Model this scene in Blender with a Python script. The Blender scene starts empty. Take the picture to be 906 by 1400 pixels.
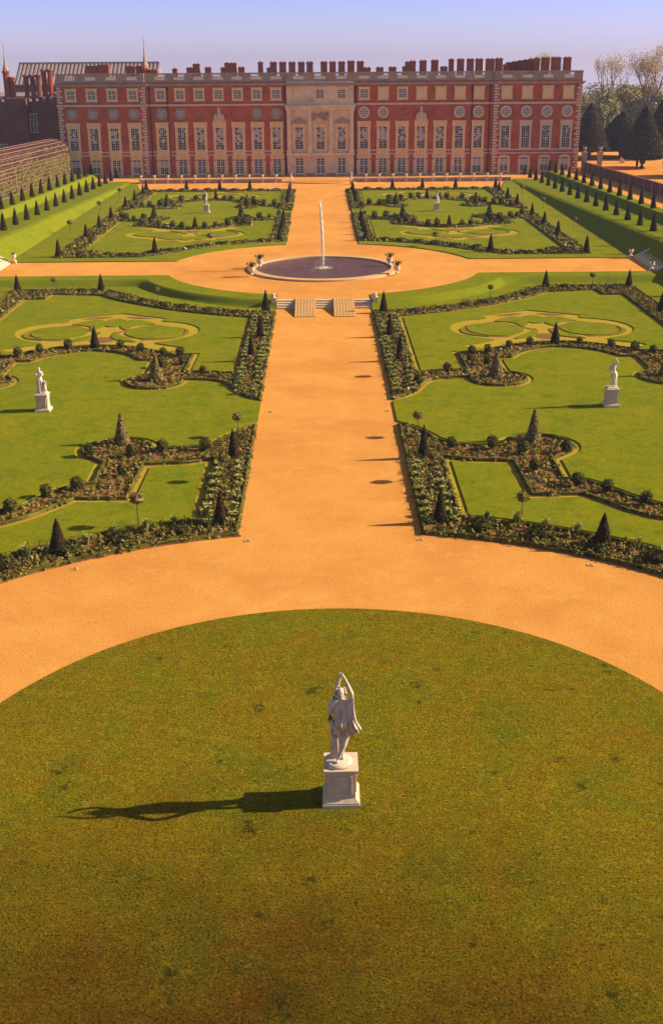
import bpy, math, random
from mathutils import Vector, Matrix
from mathutils.geometry import delaunay_2d_cdt
random.seed(7)
R = math.radians
scene = bpy.context.scene
COL = scene.collection
rnd = random.random
def ru(a, b): return a + (b - a) * random.random()

# ------------------------------------------------------------------ mesh helper
class MB:
    def __init__(s): s.v = []; s.f = []; s.t = []; s.mi = []
    def add(s, vs, fs, tint=0.5, mi=0):
        o = len(s.v); s.v.extend(vs)
        for f in fs:
            s.f.append(tuple(i + o for i in f)); s.t.append(tint); s.mi.append(mi)
    def box(s, x0, x1, y0, y1, z0, z1, tint=0.5, rot=0, about=None):
        vs = [(x, y, z) for z in (z0, z1) for x, y in ((x0, y0), (x1, y0), (x1, y1), (x0, y1))]
        if rot:
            cx, cy = about or ((x0 + x1) / 2, (y0 + y1) / 2); c, q = math.cos(rot), math.sin(rot)
            vs = [(cx + (x - cx) * c - (y - cy) * q, cy + (x - cx) * q + (y - cy) * c, z) for x, y, z in vs]
        s.add(vs, [(3, 2, 1, 0), (4, 5, 6, 7), (0, 1, 5, 4), (1, 2, 6, 5), (2, 3, 7, 6), (3, 0, 4, 7)], tint)
    def frustum(s, cx, cy, z0, z1, w0, d0, w1, d1, tint=0.5):
        vs = [(cx - w0/2, cy - d0/2, z0), (cx + w0/2, cy - d0/2, z0), (cx + w0/2, cy + d0/2, z0), (cx - w0/2, cy + d0/2, z0),
              (cx - w1/2, cy - d1/2, z1), (cx + w1/2, cy - d1/2, z1), (cx + w1/2, cy + d1/2, z1), (cx - w1/2, cy + d1/2, z1)]
        s.add(vs, [(3, 2, 1, 0), (4, 5, 6, 7), (0, 1, 5, 4), (1, 2, 6, 5), (2, 3, 7, 6), (3, 0, 4, 7)], tint)
    def prism_y(s, poly, y0, y1, tint=0.5):          # polygon in x,z extruded along y
        n = len(poly)
        vs = [(x, y0, z) for x, z in poly] + [(x, y1, z) for x, z in poly]
        fs = [tuple(range(n)), tuple(range(2*n - 1, n - 1, -1))] + [((i + 1) % n, i, n + i, n + (i + 1) % n) for i in range(n)]
        s.add(vs, fs, tint)
    def prism_x(s, poly, x0, x1, tint=0.5):          # polygon in y,z extruded along x
        n = len(poly)
        vs = [(x0, y, z) for y, z in poly] + [(x1, y, z) for y, z in poly]
        fs = [tuple(range(n)), tuple(range(2*n - 1, n - 1, -1))] + [((i + 1) % n, i, n + i, n + (i + 1) % n) for i in range(n)]
        s.add(vs, fs, tint)
    def lathe(s, prof, cx=0, cy=0, seg=12, tint=0.5, jit=0, sx=1, sy=1):
        vs = []; fs = []
        for r, z in prof:
            for i in range(seg):
                a = 2 * math.pi * i / seg; k = r * (1 + ru(-jit, jit))
                vs.append((cx + k * sx * math.cos(a), cy + k * sy * math.sin(a), z))
        for j in range(len(prof) - 1):
            for i in range(seg):
                a, b = j * seg + i, j * seg + (i + 1) % seg
                fs.append((a, b, b + seg, a + seg))
        fs.append(tuple(range(seg - 1, -1, -1))); L = (len(prof) - 1) * seg
        fs.append(tuple(L + i for i in range(seg)))
        s.add(vs, fs, tint)
    def tube(s, pts, rad, seg=6, tint=0.5):
        pts = [Vector(p) for p in pts]; vs = []; fs = []
        for k, p in enumerate(pts):
            d = (pts[min(k + 1, len(pts) - 1)] - pts[max(k - 1, 0)]).normalized()
            u = d.cross(Vector((0, 0, 1)))
            if u.length < .05: u = d.cross(Vector((1, 0, 0)))
            u.normalize(); w = d.cross(u)
            r = rad[k] if isinstance(rad, (list, tuple)) else rad
            for i in range(seg):
                a = 2 * math.pi * i / seg
                vs.append(tuple(p + u * (r * math.cos(a)) + w * (r * math.sin(a))))
        for j in range(len(pts) - 1):
            for i in range(seg):
                a, b = j * seg + i, j * seg + (i + 1) % seg
                fs.append((a, a + seg, b + seg, b))
        fs.append(tuple(range(seg))); L = (len(pts) - 1) * seg
        fs.append(tuple(L + i for i in range(seg - 1, -1, -1)))
        s.add(vs, fs, tint)
    def leaf(s, c, n, a, b, tint=0.5):
        n = Vector(n)
        if n.length < 1e-4: n = Vector((0, 0, 1))
        n.normalize()
        q = Vector((ru(-1, 1), ru(-1, 1), ru(-1, 1))); t = n.cross(q)
        if t.length < 1e-3: t = n.orthogonal()
        t.normalize(); w = n.cross(t); c = Vector(c)
        s.add([tuple(c - t * a - w * b * .3), tuple(c + w * b * -1.0), tuple(c + t * a + w * b * .3), tuple(c + w * b)], [(0, 1, 2, 3)], tint)
    def blade(s, base, tip, w, tint=0.5):
        b = Vector(base); t = Vector(tip); d = t - b
        sd = d.cross(Vector((0, 0, 1)))
        if sd.length < 1e-3: sd = Vector((1, 0, 0))
        sd.normalize(); m = b + d * .55 + Vector((0, 0, d.length * .12))
        s.add([tuple(b - sd * w * .5), tuple(b + sd * w * .5), tuple(m + sd * w), tuple(m - sd * w), tuple(t)], [(0, 1, 2, 3), (3, 2, 4)], tint)
    def build(s, name, mats, parent=None, smooth=False):
        me = bpy.data.meshes.new(name)
        me.from_pydata(s.v, [], s.f)
        at = me.attributes.new('tint', 'FLOAT', 'FACE')
        at.data.foreach_set('value', s.t)
        if not isinstance(mats, (list, tuple)): mats = [mats]
        for m in mats: me.materials.append(m)
        if len(mats) > 1: me.polygons.foreach_set('material_index', s.mi)
        if smooth: me.polygons.foreach_set('use_smooth', [True] * len(me.polygons))
        me.update()
        o = bpy.data.objects.new(name, me); COL.objects.link(o)
        if parent: o.parent = parent
        return o

def tag(o, label, cat, group=None, kind=None):
    o['label'] = label; o['category'] = cat
    if group: o['group'] = group
    if kind: o['kind'] = kind
    return o
def struct(o, label=None, cat=None, kind='structure'):
    o['kind'] = kind
    if label: o['label'] = label
    if cat: o['category'] = cat
    return o
def empty(name, loc=(0, 0, 0)):
    o = bpy.data.objects.new(name, None); COL.objects.link(o); o.location = loc
    o.empty_display_size = .2
    return o
def copy_tree(o, parent=None):
    c = o.copy(); COL.objects.link(c); c.parent = parent
    for ch in list(o.children): copy_tree(ch, c)
    return c
_used = set()
def place(proto, loc, label, rz=0, sc=1.0):
    """first call moves the prototype itself, later calls copy it and its parts"""
    if proto.name not in _used: o = proto; _used.add(proto.name)
    else: o = copy_tree(proto)
    o.location = loc; o.rotation_euler = (0, 0, rz); o.scale = (sc, sc, sc) if not isinstance(sc, tuple) else sc
    o['label'] = label
    return o
ORD = ('first second third fourth fifth sixth seventh eighth ninth tenth eleventh twelfth thirteenth fourteenth fifteenth sixteenth '
       'seventeenth eighteenth nineteenth twentieth twenty-first twenty-second twenty-third twenty-fourth twenty-fifth twenty-sixth '
       'twenty-seventh twenty-eighth twenty-ninth thirtieth thirty-first thirty-second thirty-third thirty-fourth thirty-fifth thirty-sixth').split()
SIDE = {1: 'right', -1: 'left'}

# ------------------------------------------------------------------ materials
def mat(name, base, rough=.9, var=None, scale=3.0, detail=6, bump=0.0, bscale=None, spec=.04, metal=0, layers=()):
    m = bpy.data.materials.new(name); m.use_nodes = True
    nt = m.node_tree; N = nt.nodes; L = nt.links
    b = N['Principled BSDF']; b.inputs['Roughness'].default_value = rough
    b.inputs['Specular IOR Level'].default_value = spec; b.inputs['Metallic'].default_value = metal
    geo = N.new('ShaderNodeTexCoord')
    def noise(sc, det=6, ro=.6):
        n = N.new('ShaderNodeTexNoise'); n.inputs['Scale'].default_value = sc; n.inputs['Detail'].default_value = det
        n.inputs['Roughness'].default_value = ro; L.new(geo.outputs['Object'], n.inputs['Vector']); return n.outputs['Fac']
    b.inputs['Base Color'].default_value = (*base, 1)
    cur = None
    if var:
        n = noise(scale, detail)
        r = N.new('ShaderNodeValToRGB'); r.color_ramp.elements[0].position = .32; r.color_ramp.elements[1].position = .68
        r.color_ramp.elements[0].color = (*base, 1); r.color_ramp.elements[1].color = (*var, 1)
        L.new(n, r.inputs['Fac']); cur = r.outputs['Color']
    for (col, sc, lo, hi, amt) in layers:
        n = noise(sc, 5, .62)
        mr = N.new('ShaderNodeMapRange'); mr.inputs['From Min'].default_value = lo; mr.inputs['From Max'].default_value = hi
        mr.inputs['To Max'].default_value = amt; L.new(n, mr.inputs['Value'])
        mx = N.new('ShaderNodeMix'); mx.data_type = 'RGBA'
        L.new(mr.outputs['Result'], mx.inputs['Factor'])
        if cur is not None: L.new(cur, mx.inputs['A'])
        else: mx.inputs['A'].default_value = (*base, 1)
        mx.inputs['B'].default_value = (*col, 1); cur = mx.outputs['Result']
    if cur is not None: L.new(cur, b.inputs['Base Color'])
    if bump:
        n = noise(bscale or scale * 4, 6, .7)
        bp = N.new('ShaderNodeBump'); bp.inputs['Strength'].default_value = bump; bp.inputs['Distance'].default_value = .1
        L.new(n, bp.inputs['Height']); L.new(bp.outputs['Normal'], b.inputs['Normal'])
    return m
def moss_vignette(m, col, cx, cy, r0, r1, amt):  # multiplies a darker tint in towards a point: mossy tone and painted vignette
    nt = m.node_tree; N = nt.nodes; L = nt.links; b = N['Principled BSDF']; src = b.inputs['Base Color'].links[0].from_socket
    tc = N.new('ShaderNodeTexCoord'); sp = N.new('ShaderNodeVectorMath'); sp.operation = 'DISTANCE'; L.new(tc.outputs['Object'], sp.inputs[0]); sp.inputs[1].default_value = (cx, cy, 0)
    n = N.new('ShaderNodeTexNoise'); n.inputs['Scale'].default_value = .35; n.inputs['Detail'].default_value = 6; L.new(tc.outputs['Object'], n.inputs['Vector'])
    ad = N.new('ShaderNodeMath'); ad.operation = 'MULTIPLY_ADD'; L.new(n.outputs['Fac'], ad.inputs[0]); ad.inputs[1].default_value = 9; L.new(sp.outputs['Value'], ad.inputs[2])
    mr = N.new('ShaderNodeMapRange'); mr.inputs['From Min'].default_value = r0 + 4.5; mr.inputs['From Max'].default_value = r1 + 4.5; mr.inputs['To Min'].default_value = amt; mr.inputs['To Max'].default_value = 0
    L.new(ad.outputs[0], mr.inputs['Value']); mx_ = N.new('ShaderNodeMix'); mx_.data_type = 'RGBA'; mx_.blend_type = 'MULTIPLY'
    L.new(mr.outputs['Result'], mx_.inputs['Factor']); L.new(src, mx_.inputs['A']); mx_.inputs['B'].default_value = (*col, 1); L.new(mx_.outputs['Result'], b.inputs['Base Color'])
def leafmat(name, stops, rough=.7, trans=.0, nscale=0):
    m = bpy.data.materials.new(name); m.use_nodes = True
    nt = m.node_tree; N = nt.nodes; L = nt.links; b = N['Principled BSDF']
    b.inputs['Roughness'].default_value = rough; b.inputs['Specular IOR Level'].default_value = .03
    a = N.new('ShaderNodeAttribute'); a.attribute_name = 'tint'
    r = N.new('ShaderNodeValToRGB'); e = r.color_ramp.elements
    e[0].position, e[0].color = stops[0][0], (*stops[0][1], 1)
    e[1].position, e[1].color = stops[-1][0], (*stops[-1][1], 1)
    for p, c in stops[1:-1]:
        k = e.new(p); k.color = (*c, 1)
    L.new(a.outputs['Fac'], r.inputs['Fac']); L.new(r.outputs['Color'], b.inputs['Base Color'])
    return m
M = {}
M['gravel'] = mat('gravel', (.62, .252, .046), .95, (.70, .305, .062), .30, 5, .6, 22, .0,
                layers=(((.52, .18, .032), .055, .50, .62, .55), ((.54, .205, .035), .20, .47, .64, .6), ((.72, .35, .09), .7, .53, .68, .45), ((.46, .175, .035), 6.0, .52, .68, .55), ((.82, .47, .17), 20.0, .54, .64, .7), ((.34, .13, .03), 28.0, .55, .65, .7)))
M['lawn'] = mat('clipped_lawn', (.185, .185, .006), .95, (.140, .165, .006), .17, 6, .5, 14, .0,
                layers=(((.25, .195, .006), .38, .50, .66, .65), ((.085, .125, .006), .7, .50, .68, .7), ((.27, .20, .008), 1.7, .53, .68, .6), ((.075, .095, .005), 4, .51, .68, .65), ((.29, .25, .012), 12, .53, .66, .6), ((.07, .085, .004), 18, .54, .66, .6)))
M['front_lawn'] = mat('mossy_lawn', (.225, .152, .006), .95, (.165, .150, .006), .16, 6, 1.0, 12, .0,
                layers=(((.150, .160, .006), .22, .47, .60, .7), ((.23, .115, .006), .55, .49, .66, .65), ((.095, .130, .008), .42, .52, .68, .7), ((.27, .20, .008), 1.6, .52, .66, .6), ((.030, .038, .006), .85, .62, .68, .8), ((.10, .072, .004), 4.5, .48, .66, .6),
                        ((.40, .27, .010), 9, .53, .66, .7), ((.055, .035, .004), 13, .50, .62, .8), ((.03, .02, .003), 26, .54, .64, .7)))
moss_vignette(M['front_lawn'], (.40, .27, .6), -3, 14.0, 6.0, 18.5, 1.0)  # near side: moss browning, with lens falloff darkening put into the colour
M['bank'] = mat('bank_turf', (.175, .180, .006), .95, (.125, .155, .006), .22, 5, .6, 10, .0,
                layers=(((.23, .19, .006), 1.0, .5, .68, .6), ((.10, .11, .004), 4, .52, .68, .6), ((.10, .09, .004), 12, .53, .66, .5)))
M['sand'] = mat('sand', (.40, .275, .028), .95, (.33, .225, .022), 1.5, 5, .4, 24, .0, layers=(((.28, .17, .01), 5, .52, .7, .5),))
M['soil'] = mat('soil', (.20, .092, .036), .98, (.28, .130, .048), 2.0, 6, .9, 9, .0, layers=(((.075, .04, .018), 6, .5, .68, .7), ((.42, .22, .09), 14, .55, .68, .5), ((.06, .06, .015), 9, .54, .68, .6)))
M['park'] = mat('parkland', (.20, .17, .10), .95, (.24, .19, .12), .02, 5, spec=0)
M['stone'] = mat('pale_stone', (.66, .50, .34), .85, (.55, .40, .26), 2.5, 6, .25, 12, .05, layers=(((.22, .17, .13), 1.1, .58, .8, .45),))
M['marble'] = mat('statue_marble', (.70, .57, .42), .6, (.60, .47, .33), 3.0, 6, .2, 14, .1, layers=(((.30, .25, .20), 2.3, .58, .8, .4),))
M['oldmarble'] = mat('weathered_marble', (.70, .55, .41), .8, (.55, .42, .31), 4.0, 6, .5, 18, .03, layers=(((.26, .19, .14), 2.6, .54, .70, .6), ((.70, .56, .42), 7, .55, .7, .5)))
M['fstone'] = mat('facade_stone', (.80, .54, .26), .85, (.68, .43, .18), .8, 6, .15, 6, .03, layers=(((.30, .20, .12), .35, .55, .8, .4),))
M['wstone'] = mat('weathered_stone', (.44, .29, .19), .9, (.30, .19, .125), .9, 6, .2, 6, .03, layers=(((.10, .075, .065), 2.2, .55, .75, .5),))
M['rimstone'] = mat('rim_stone', (.58, .36, .17), .85, (.48, .28, .12), 1.5, 6, .2, 12)
M['cstone'] = mat('centre_stone', (.78, .59, .37), .85, (.66, .47, .28), .8, 6, .2, 6, .03, layers=(((.34, .23, .15), .4, .53, .75, .5),))
M['blank'] = mat('blank_panel_stone', (.80, .58, .29), .85, (.72, .50, .24), 1.2, 5)
def brickmat(name, c1, c2, mortar, dirt):
    m = mat(name, c1, .9); nt = m.node_tree; N = nt.nodes; L = nt.links; b = N['Principled BSDF']
    tc = N.new('ShaderNodeTexCoord'); sp = N.new('ShaderNodeSeparateXYZ'); L.new(tc.outputs['Object'], sp.inputs[0])
    ad = N.new('ShaderNodeMath'); L.new(sp.outputs['X'], ad.inputs[0]); L.new(sp.outputs['Y'], ad.inputs[1])
    cb = N.new('ShaderNodeCombineXYZ'); L.new(ad.outputs[0], cb.inputs['X']); L.new(sp.outputs['Z'], cb.inputs['Y'])
    br = N.new('ShaderNodeTexBrick'); L.new(cb.outputs[0], br.inputs['Vector'])
    br.inputs['Scale'].default_value = 4.2; br.inputs['Mortar Size'].default_value = .012
    br.inputs['Color1'].default_value = (*c1, 1); br.inputs['Color2'].default_value = (*c2, 1); br.inputs['Mortar'].default_value = (*mortar, 1)
    n = N.new('ShaderNodeTexNoise'); n.inputs['Scale'].default_value = .45; n.inputs['Detail'].default_value = 8; n.inputs['Roughness'].default_value = .65
    L.new(tc.outputs['Object'], n.inputs['Vector'])
    mr = N.new('ShaderNodeMapRange'); mr.inputs['From Min'].default_value = .45; mr.inputs['From Max'].default_value = .70; mr.inputs['To Max'].default_value = .8
    L.new(n.outputs['Fac'], mr.inputs['Value'])
    mx = N.new('ShaderNodeMix'); mx.data_type = 'RGBA'; L.new(mr.outputs['Result'], mx.inputs['Factor'])
    L.new(br.outputs['Color'], mx.inputs['A']); mx.inputs['B'].default_value = (*dirt, 1)
    L.new(mx.outputs['Result'], b.inputs['Base Color']); return m
M['brick'] = brickmat('red_brick', (.52, .086, .027), (.39, .062, .020), (.50, .20, .10), (.19, .036, .018))
M['brick_old'] = brickmat('old_dark_brick', (.24, .070, .042), (.17, .052, .034), (.22, .12, .08), (.09, .03, .025))
M['chimney'] = brickmat('chimney_brick', (.36, .062, .022), (.27, .05, .02), (.25, .12, .07), (.16, .04, .025))
M['wallbrick'] = brickmat('garden_wall_brick', (.20, .07, .045), (.15, .055, .04), (.2, .12, .09), (.10, .05, .045))
M['lead'] = mat('lead_roof', (.20, .18, .20), .6, (.28, .24, .25), .6, 5)
M['hallroof'] = mat('pale_lead_roof', (.36, .25, .21), .8, (.28, .19, .165), .5, 5)
M['glass'] = mat('window_glass', (.010, .007, .008), .3, spec=.06)
M['oldglass'] = mat('dull_window_glass', (.13, .10, .11), .4, spec=.3)
M['blind'] = mat('window_blind', (.46, .34, .26), .9, (.34, .25, .20), 3)
M['white'] = mat('white_paint', (.86, .78, .64), .6)
M['iron'] = mat('dark_iron', (.03, .026, .028), .6)
M['wood'] = mat('ramp_timber', (.56, .31, .11), .8, (.47, .25, .085), 6, 6, .2, 20)
M['lattice'] = mat('lattice_timber', (.30, .15, .10), .85, (.22, .105, .075), 4, 5)
M['bark'] = mat('bark', (.11, .075, .055), .95, (.07, .05, .04), 4, 6, .6, 8)
M['palebark'] = mat('pale_bark', (.17, .115, .09), .95, (.13, .09, .07), 3, 6)
M['yew'] = leafmat('yew_leaves', ((0, (.012, .008, .004)), (.6, (.032, .019, .008)), (1, (.105, .070, .020))))
M['box'] = leafmat('box_leaves', ((0, (.03, .026, .005)), (.5, (.085, .074, .010)), (1, (.18, .15, .018))))
M['shrub'] = leafmat('shrub_leaves', ((0, (.016, .015, .005)), (.5, (.062, .058, .011)), (1, (.15, .13, .025))))
M['holly'] = leafmat('variegated_leaves', ((0, (.06, .045, .012)), (.5, (.18, .125, .035)), (1, (.38, .27, .10))))
M['clump'] = leafmat('pale_clump_leaves', ((0, (.07, .075, .012)), (.5, (.19, .19, .030)), (.85, (.33, .31, .07)), (1, (.56, .50, .22))))
M['plants'] = leafmat('mixed_bedding_leaves', ((0, (.028, .028, .006)), (.35, (.085, .088, .012)), (.6, (.20, .18, .024)), (.72, (.24, .105, .035)), (.82, (.36, .29, .05)), (.92, (.16, .05, .05)), (1, (.50, .42, .24))))
M['fol'] = leafmat('woodland_leaves', ((0, (.20, .155, .07)), (.35, (.27, .21, .085)), (.7, (.35, .275, .11)), (1, (.44, .34, .15))))  # pale spring tone; part of the distance haze is put into this colour
M['twig'] = leafmat('spring_twigs', ((0, (.40, .26, .12)), (.5, (.58, .40, .19)), (1, (.72, .54, .28))))
M['arbour'] = leafmat('hornbeam_leaves', ((0, (.055, .045, .014)), (.5, (.13, .105, .026)), (1, (.22, .16, .045))))
def water():
    m = bpy.data.materials.new('pond_water'); m.use_nodes = True; nt = m.node_tree; N = nt.nodes; L = nt.links
    b = N['Principled BSDF']; b.inputs['Base Color'].default_value = (.105, .042, .028, 1); b.inputs['Roughness'].default_value = .24
    b.inputs['Specular IOR Level'].default_value = .14
    tc = N.new('ShaderNodeTexCoord'); n = N.new('ShaderNodeTexNoise'); n.inputs['Scale'].default_value = 2.4; n.inputs['Detail'].default_value = 5
    n.inputs['Roughness'].default_value = .6
    L.new(tc.outputs['Object'], n.inputs['Vector']); bp = N.new('ShaderNodeBump'); bp.inputs['Strength'].default_value = .9; bp.inputs['Distance'].default_value = .18
    L.new(n.outputs['Fac'], bp.inputs['Height']); L.new(bp.outputs['Normal'], b.inputs['Normal']); return m
M['water'] = water()
def foam():
    m = bpy.data.materials.new('water_spray'); m.use_nodes = True; nt = m.node_tree; N = nt.nodes; L = nt.links
    d = N['Principled BSDF']; d.inputs['Base Color'].default_value = (.86, .78, .64, 1); d.inputs['Roughness'].default_value = .4
    d.inputs['Alpha'].default_value = .42
    return m
M['foam'] = foam()

# ------------------------------------------------------------------ plan geometry helpers
def arc(cx, cy, r, a0, a1, n):
    return [(cx + r * math.cos(R(a0 + (a1 - a0) * i / n)), cy + r * math.sin(R(a0 + (a1 - a0) * i / n))) for i in range(n + 1)]
def spline(pts, n=5):
    out = []
    P = [pts[0]] + list(pts) + [pts[-1]]
    for i in range(1, len(P) - 2):
        for k in range(n):
            t = k / n; q = []
            for d in (0, 1):
                p0, p1, p2, p3 = P[i-1][d], P[i][d], P[i+1][d], P[i+2][d]
                q.append(.5 * (2*p1 + (p2-p0)*t + (2*p0-5*p1+4*p2-p3)*t*t + (3*p1-p0-3*p2+p3)*t**3))
            out.append(tuple(q))
    out.append(tuple(pts[-1])); return out
def area(P): return sum(P[i-1][0]*P[i][1] - P[i][0]*P[i-1][1] for i in range(len(P))) / 2
def dedupe(P, e=.02):
    o = []
    for p in P:
        if not o or math.hypot(p[0]-o[-1][0], p[1]-o[-1][1]) > e: o.append(p)
    if math.hypot(o[0][0]-o[-1][0], o[0][1]-o[-1][1]) < e: o.pop()
    return o
def offset(P, d):            # positive d grows the loop
    if area(P) < 0: d = -d
    n = len(P); out = []
    for i in range(n):
        a, b, c = P[i-1], P[i], P[(i+1) % n]
        u = Vector((b[0]-a[0], b[1]-a[1])).normalized(); w = Vector((c[0]-b[0], c[1]-b[1])).normalized()
        n1 = Vector((u.y, -u.x)); n2 = Vector((w.y, -w.x)); m = n1 + n2
        if m.length < .3: m = n1
        m.normalize(); k = d / max(.45, m.dot(n1)); out.append((b[0] + m.x*k, b[1] + m.y*k))
    return out
def inside(p, P):
    x, y = p; c = False; j = len(P) - 1
    for i in range(len(P)):
        if (P[i][1] > y) != (P[j][1] > y) and x < (P[j][0]-P[i][0]) * (y-P[i][1]) / (P[j][1]-P[i][1]) + P[i][0]: c = not c
        j = i
    return c
def dist(p, P):
    best = 1e9; px, py = p
    for i in range(len(P)):
        ax, ay = P[i-1]; bx, by = P[i]; dx, dy = bx-ax, by-ay; L2 = dx*dx+dy*dy
        t = 0 if L2 == 0 else max(0, min(1, ((px-ax)*dx+(py-ay)*dy)/L2))
        d = math.hypot(px-ax-t*dx, py-ay-t*dy)
        if d < best: best = d
    return best

XA = 18.55                       # axis of each quarter
def mx(p):
    x, y = p
    if x <= 6.7: k = 35.85
    elif x >= 10: k = 37.1
    else: k = 35.85 + 1.25 * (x - 6.7) / 3.3
    return (k - x, y)
def mirr(ch): return [mx(p) for p in reversed(ch)]
# near half (towards the camera) of a lower quarter
nUp = [(4.45, 70.4), (5.2, 69.7), (5.9, 68.6), (6.6, 67.1), (7.5, 66.0), (9.0, 65.75), (10.36, 65.65)] + arc(12.5, 65.5, 2.15, 172, -52, 16) + \
      [(13.0, 63.0), (12.95, 59.7), (14.0, 59.35)] + spline([(14.6, 58.7), (15.5, 57.3), (16.9, 55.6), (18.55, 54.9)], 3)[0:]
nLo = [(6.65, 63.45), (8.0, 62.85), (10.5, 62.6), (10.6, 57.0), (13.4, 57.1)] + spline([(14.2, 56.0), (15.2, 54.6), (16.7, 53.4), (18.55, 53.0)], 3)
fo = arc(0, 30.4, 22.0, 9, 78.6, 30); fi = arc(0, 30.4, 24.6, 9, 74.4, 30)
O1 = dedupe(list(reversed(nUp)) [::-1][:0] + nUp + mirr(nUp)[1:] + [(31.4, 34.0)] + [(fo[0][0], 34.0)] + fo[1:] + [(4.45, 52.2)])
I1 = dedupe(nLo + mirr(nLo)[1:] + [(29.2, 34.4), (fi[1][0], 34.4)] + fi[2:] + [(6.65, 54.2)])
# far half
fLo = [(4.45, 75.9)] + spline([(5.3, 76.6), (6.1, 77.7), (6.7, 79.1), (7.2, 80.4), (8.2, 81.3), (10.25, 81.65)], 2) + arc(12.4, 81.2, 2.15, 168, 425, 20) + \
      [(13.2, 84.0), (13.2, 87.45), (14.4, 87.5)] + spline([(15.0, 88.6), (15.8, 89.6), (17.0, 90.4), (18.55, 90.9)], 3)
fUp = [(6.65, 83.25), (8.4, 83.75), (10.4, 84.0), (10.3, 89.3), (12.2, 89.4)] + spline([(13.2, 90.4), (15.0, 91.7), (16.8, 92.4), (18.55, 92.7)], 3)
outer_band = [(4.45, 105.4)] + spline([(6.4, 105.75), (10, 107.0), (14, 109.4), (17.6, 112.6), (20.4, 116.0)], 4) + [(22.2, 117.6), (27.5, 117.7), (31.4, 117.7)]
inner_band = [(6.65, 103.3)] + spline([(7.4, 103.6), (10.5, 104.9), (14.8, 107.4), (19.6, 111.5), (22.1, 114.5)], 4) + [(27.0, 115.3), (27.2, 112.8), (29.2, 112.8)]
O2 = dedupe(fLo + mirr(fLo)[1:] + list(reversed(outer_band)))
I2 = dedupe(fUp + mirr(fUp)[1:] + list(reversed(inner_band)))
# golden scrollwork in the far lawn
def sx(ch): return [(37.1 - x, y) for x, y in reversed(ch)]
g_top = spline([(13.6, 90.75), (12.4, 90.5), (11.4, 90.9), (11.5, 91.7), (13.0, 92.6), (13.9, 93.5), (12.4, 94.5), (11.2, 95.9), (10.7, 97.8), (11.2, 99.7), (12.6, 101.2), (14.4, 102.0), (14.2, 103.0), (16.2, 104.2), (18.55, 105.4)], 4)
g_bot = [(13.6, 90.75)] + spline([(15.0, 91.9), (16.7, 92.65), (18.55, 92.95)], 3)[0:]
GOLD = dedupe([(x, y + .15) for x, y in g_top] + sx([(x, y + .15) for x, y in g_top])[1:] + [(x, y + .3) for x, y in sx(g_bot)][1:] + [(x, y + .3) for x, y in reversed(g_bot)][1:])
isl = [[(14.25 + 2.75 * math.cos(R(a)), 97.45 + 2.6 * math.sin(R(a)) + .25 * math.cos(R(a))) for a in range(0, 360, 18)],
       dedupe(spline([(14.9, 100.9), (15.9, 102.2), (17.1, 102.7), (17.9, 101.5), (17.7, 99.6), (17.0, 98.6), (16.7, 99.9), (15.8, 100.6), (14.9, 100.9)], 3)),
       dedupe(spline([(17.9, 97.9), (17.6, 96.9), (16.6, 95.6), (15.6, 94.0), (16.8, 94.4), (17.7, 95.2), (18.0, 96.6), (17.9, 97.9)], 3))]
isl += [[(37.1 - x, y) for x, y in P] for P in isl]
isl.append([(18.55 + 1.0 * math.cos(R(a)), 101.6 + 1.7 * math.sin(R(a))) for a in range(0, 360, 20)])
beds2 = [arc(18.55, 94.9, 1.05, 0, 340, 17), dedupe(spline([(15.3, 103.3), (16.6, 104.1), (17.9, 104.2), (17.0, 103.4), (15.3, 103.3)], 3)),
         dedupe(spline([(21.8, 103.3), (20.5, 104.1), (19.2, 104.2), (20.1, 103.4), (21.8, 103.3)], 3))]
swirl = []                       # thin soil lines inside the lobes
for s_ in (1, -1):
    a = spline([(12.0, 98.9), (12.0, 96.6), (13.3, 95.0), (15.2, 94.7)], 5); P = a + [(x + .25, y + .28) for x, y in reversed(a)]
    P = P if s_ > 0 else [(37.1 - x, y) for x, y in P]; beds2.append(dedupe(P))
    a = spline([(13.6, 99.9), (14.9, 100.3), (16.4, 98.9), (17.9, 97.0)], 5); P = a + [(x + .2, y + .33) for x, y in reversed(a)]
    P = P if s_ > 0 else [(37.1 - x, y) for x, y in P]; beds2.append(dedupe(P))
# bank around the fountain circle
FC = (0, 127.3)
def bank_curve(Rr, Yl, n=18):
    x0 = math.sqrt(Rr**2 - (FC[1]-Yl)**2); a0 = math.degrees(math.asin(4.45 / Rr)); a1 = math.degrees(math.asin(min(1, x0 / Rr)))
    pts = []
    for i in range(n + 1):
        a = R(a0 + (a1 - a0) * i / n); pts.append((FC[0] + Rr * math.sin(a), FC[1] - Rr * math.cos(a)))
    for i in range(1, 6): pts.append((x0 + (35.3 - x0) * i / 5, Yl))
    return pts
FOOT = bank_curve(20.75, 118.85); TOP = bank_curve(19.7, 119.95)
U = 0.6

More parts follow.
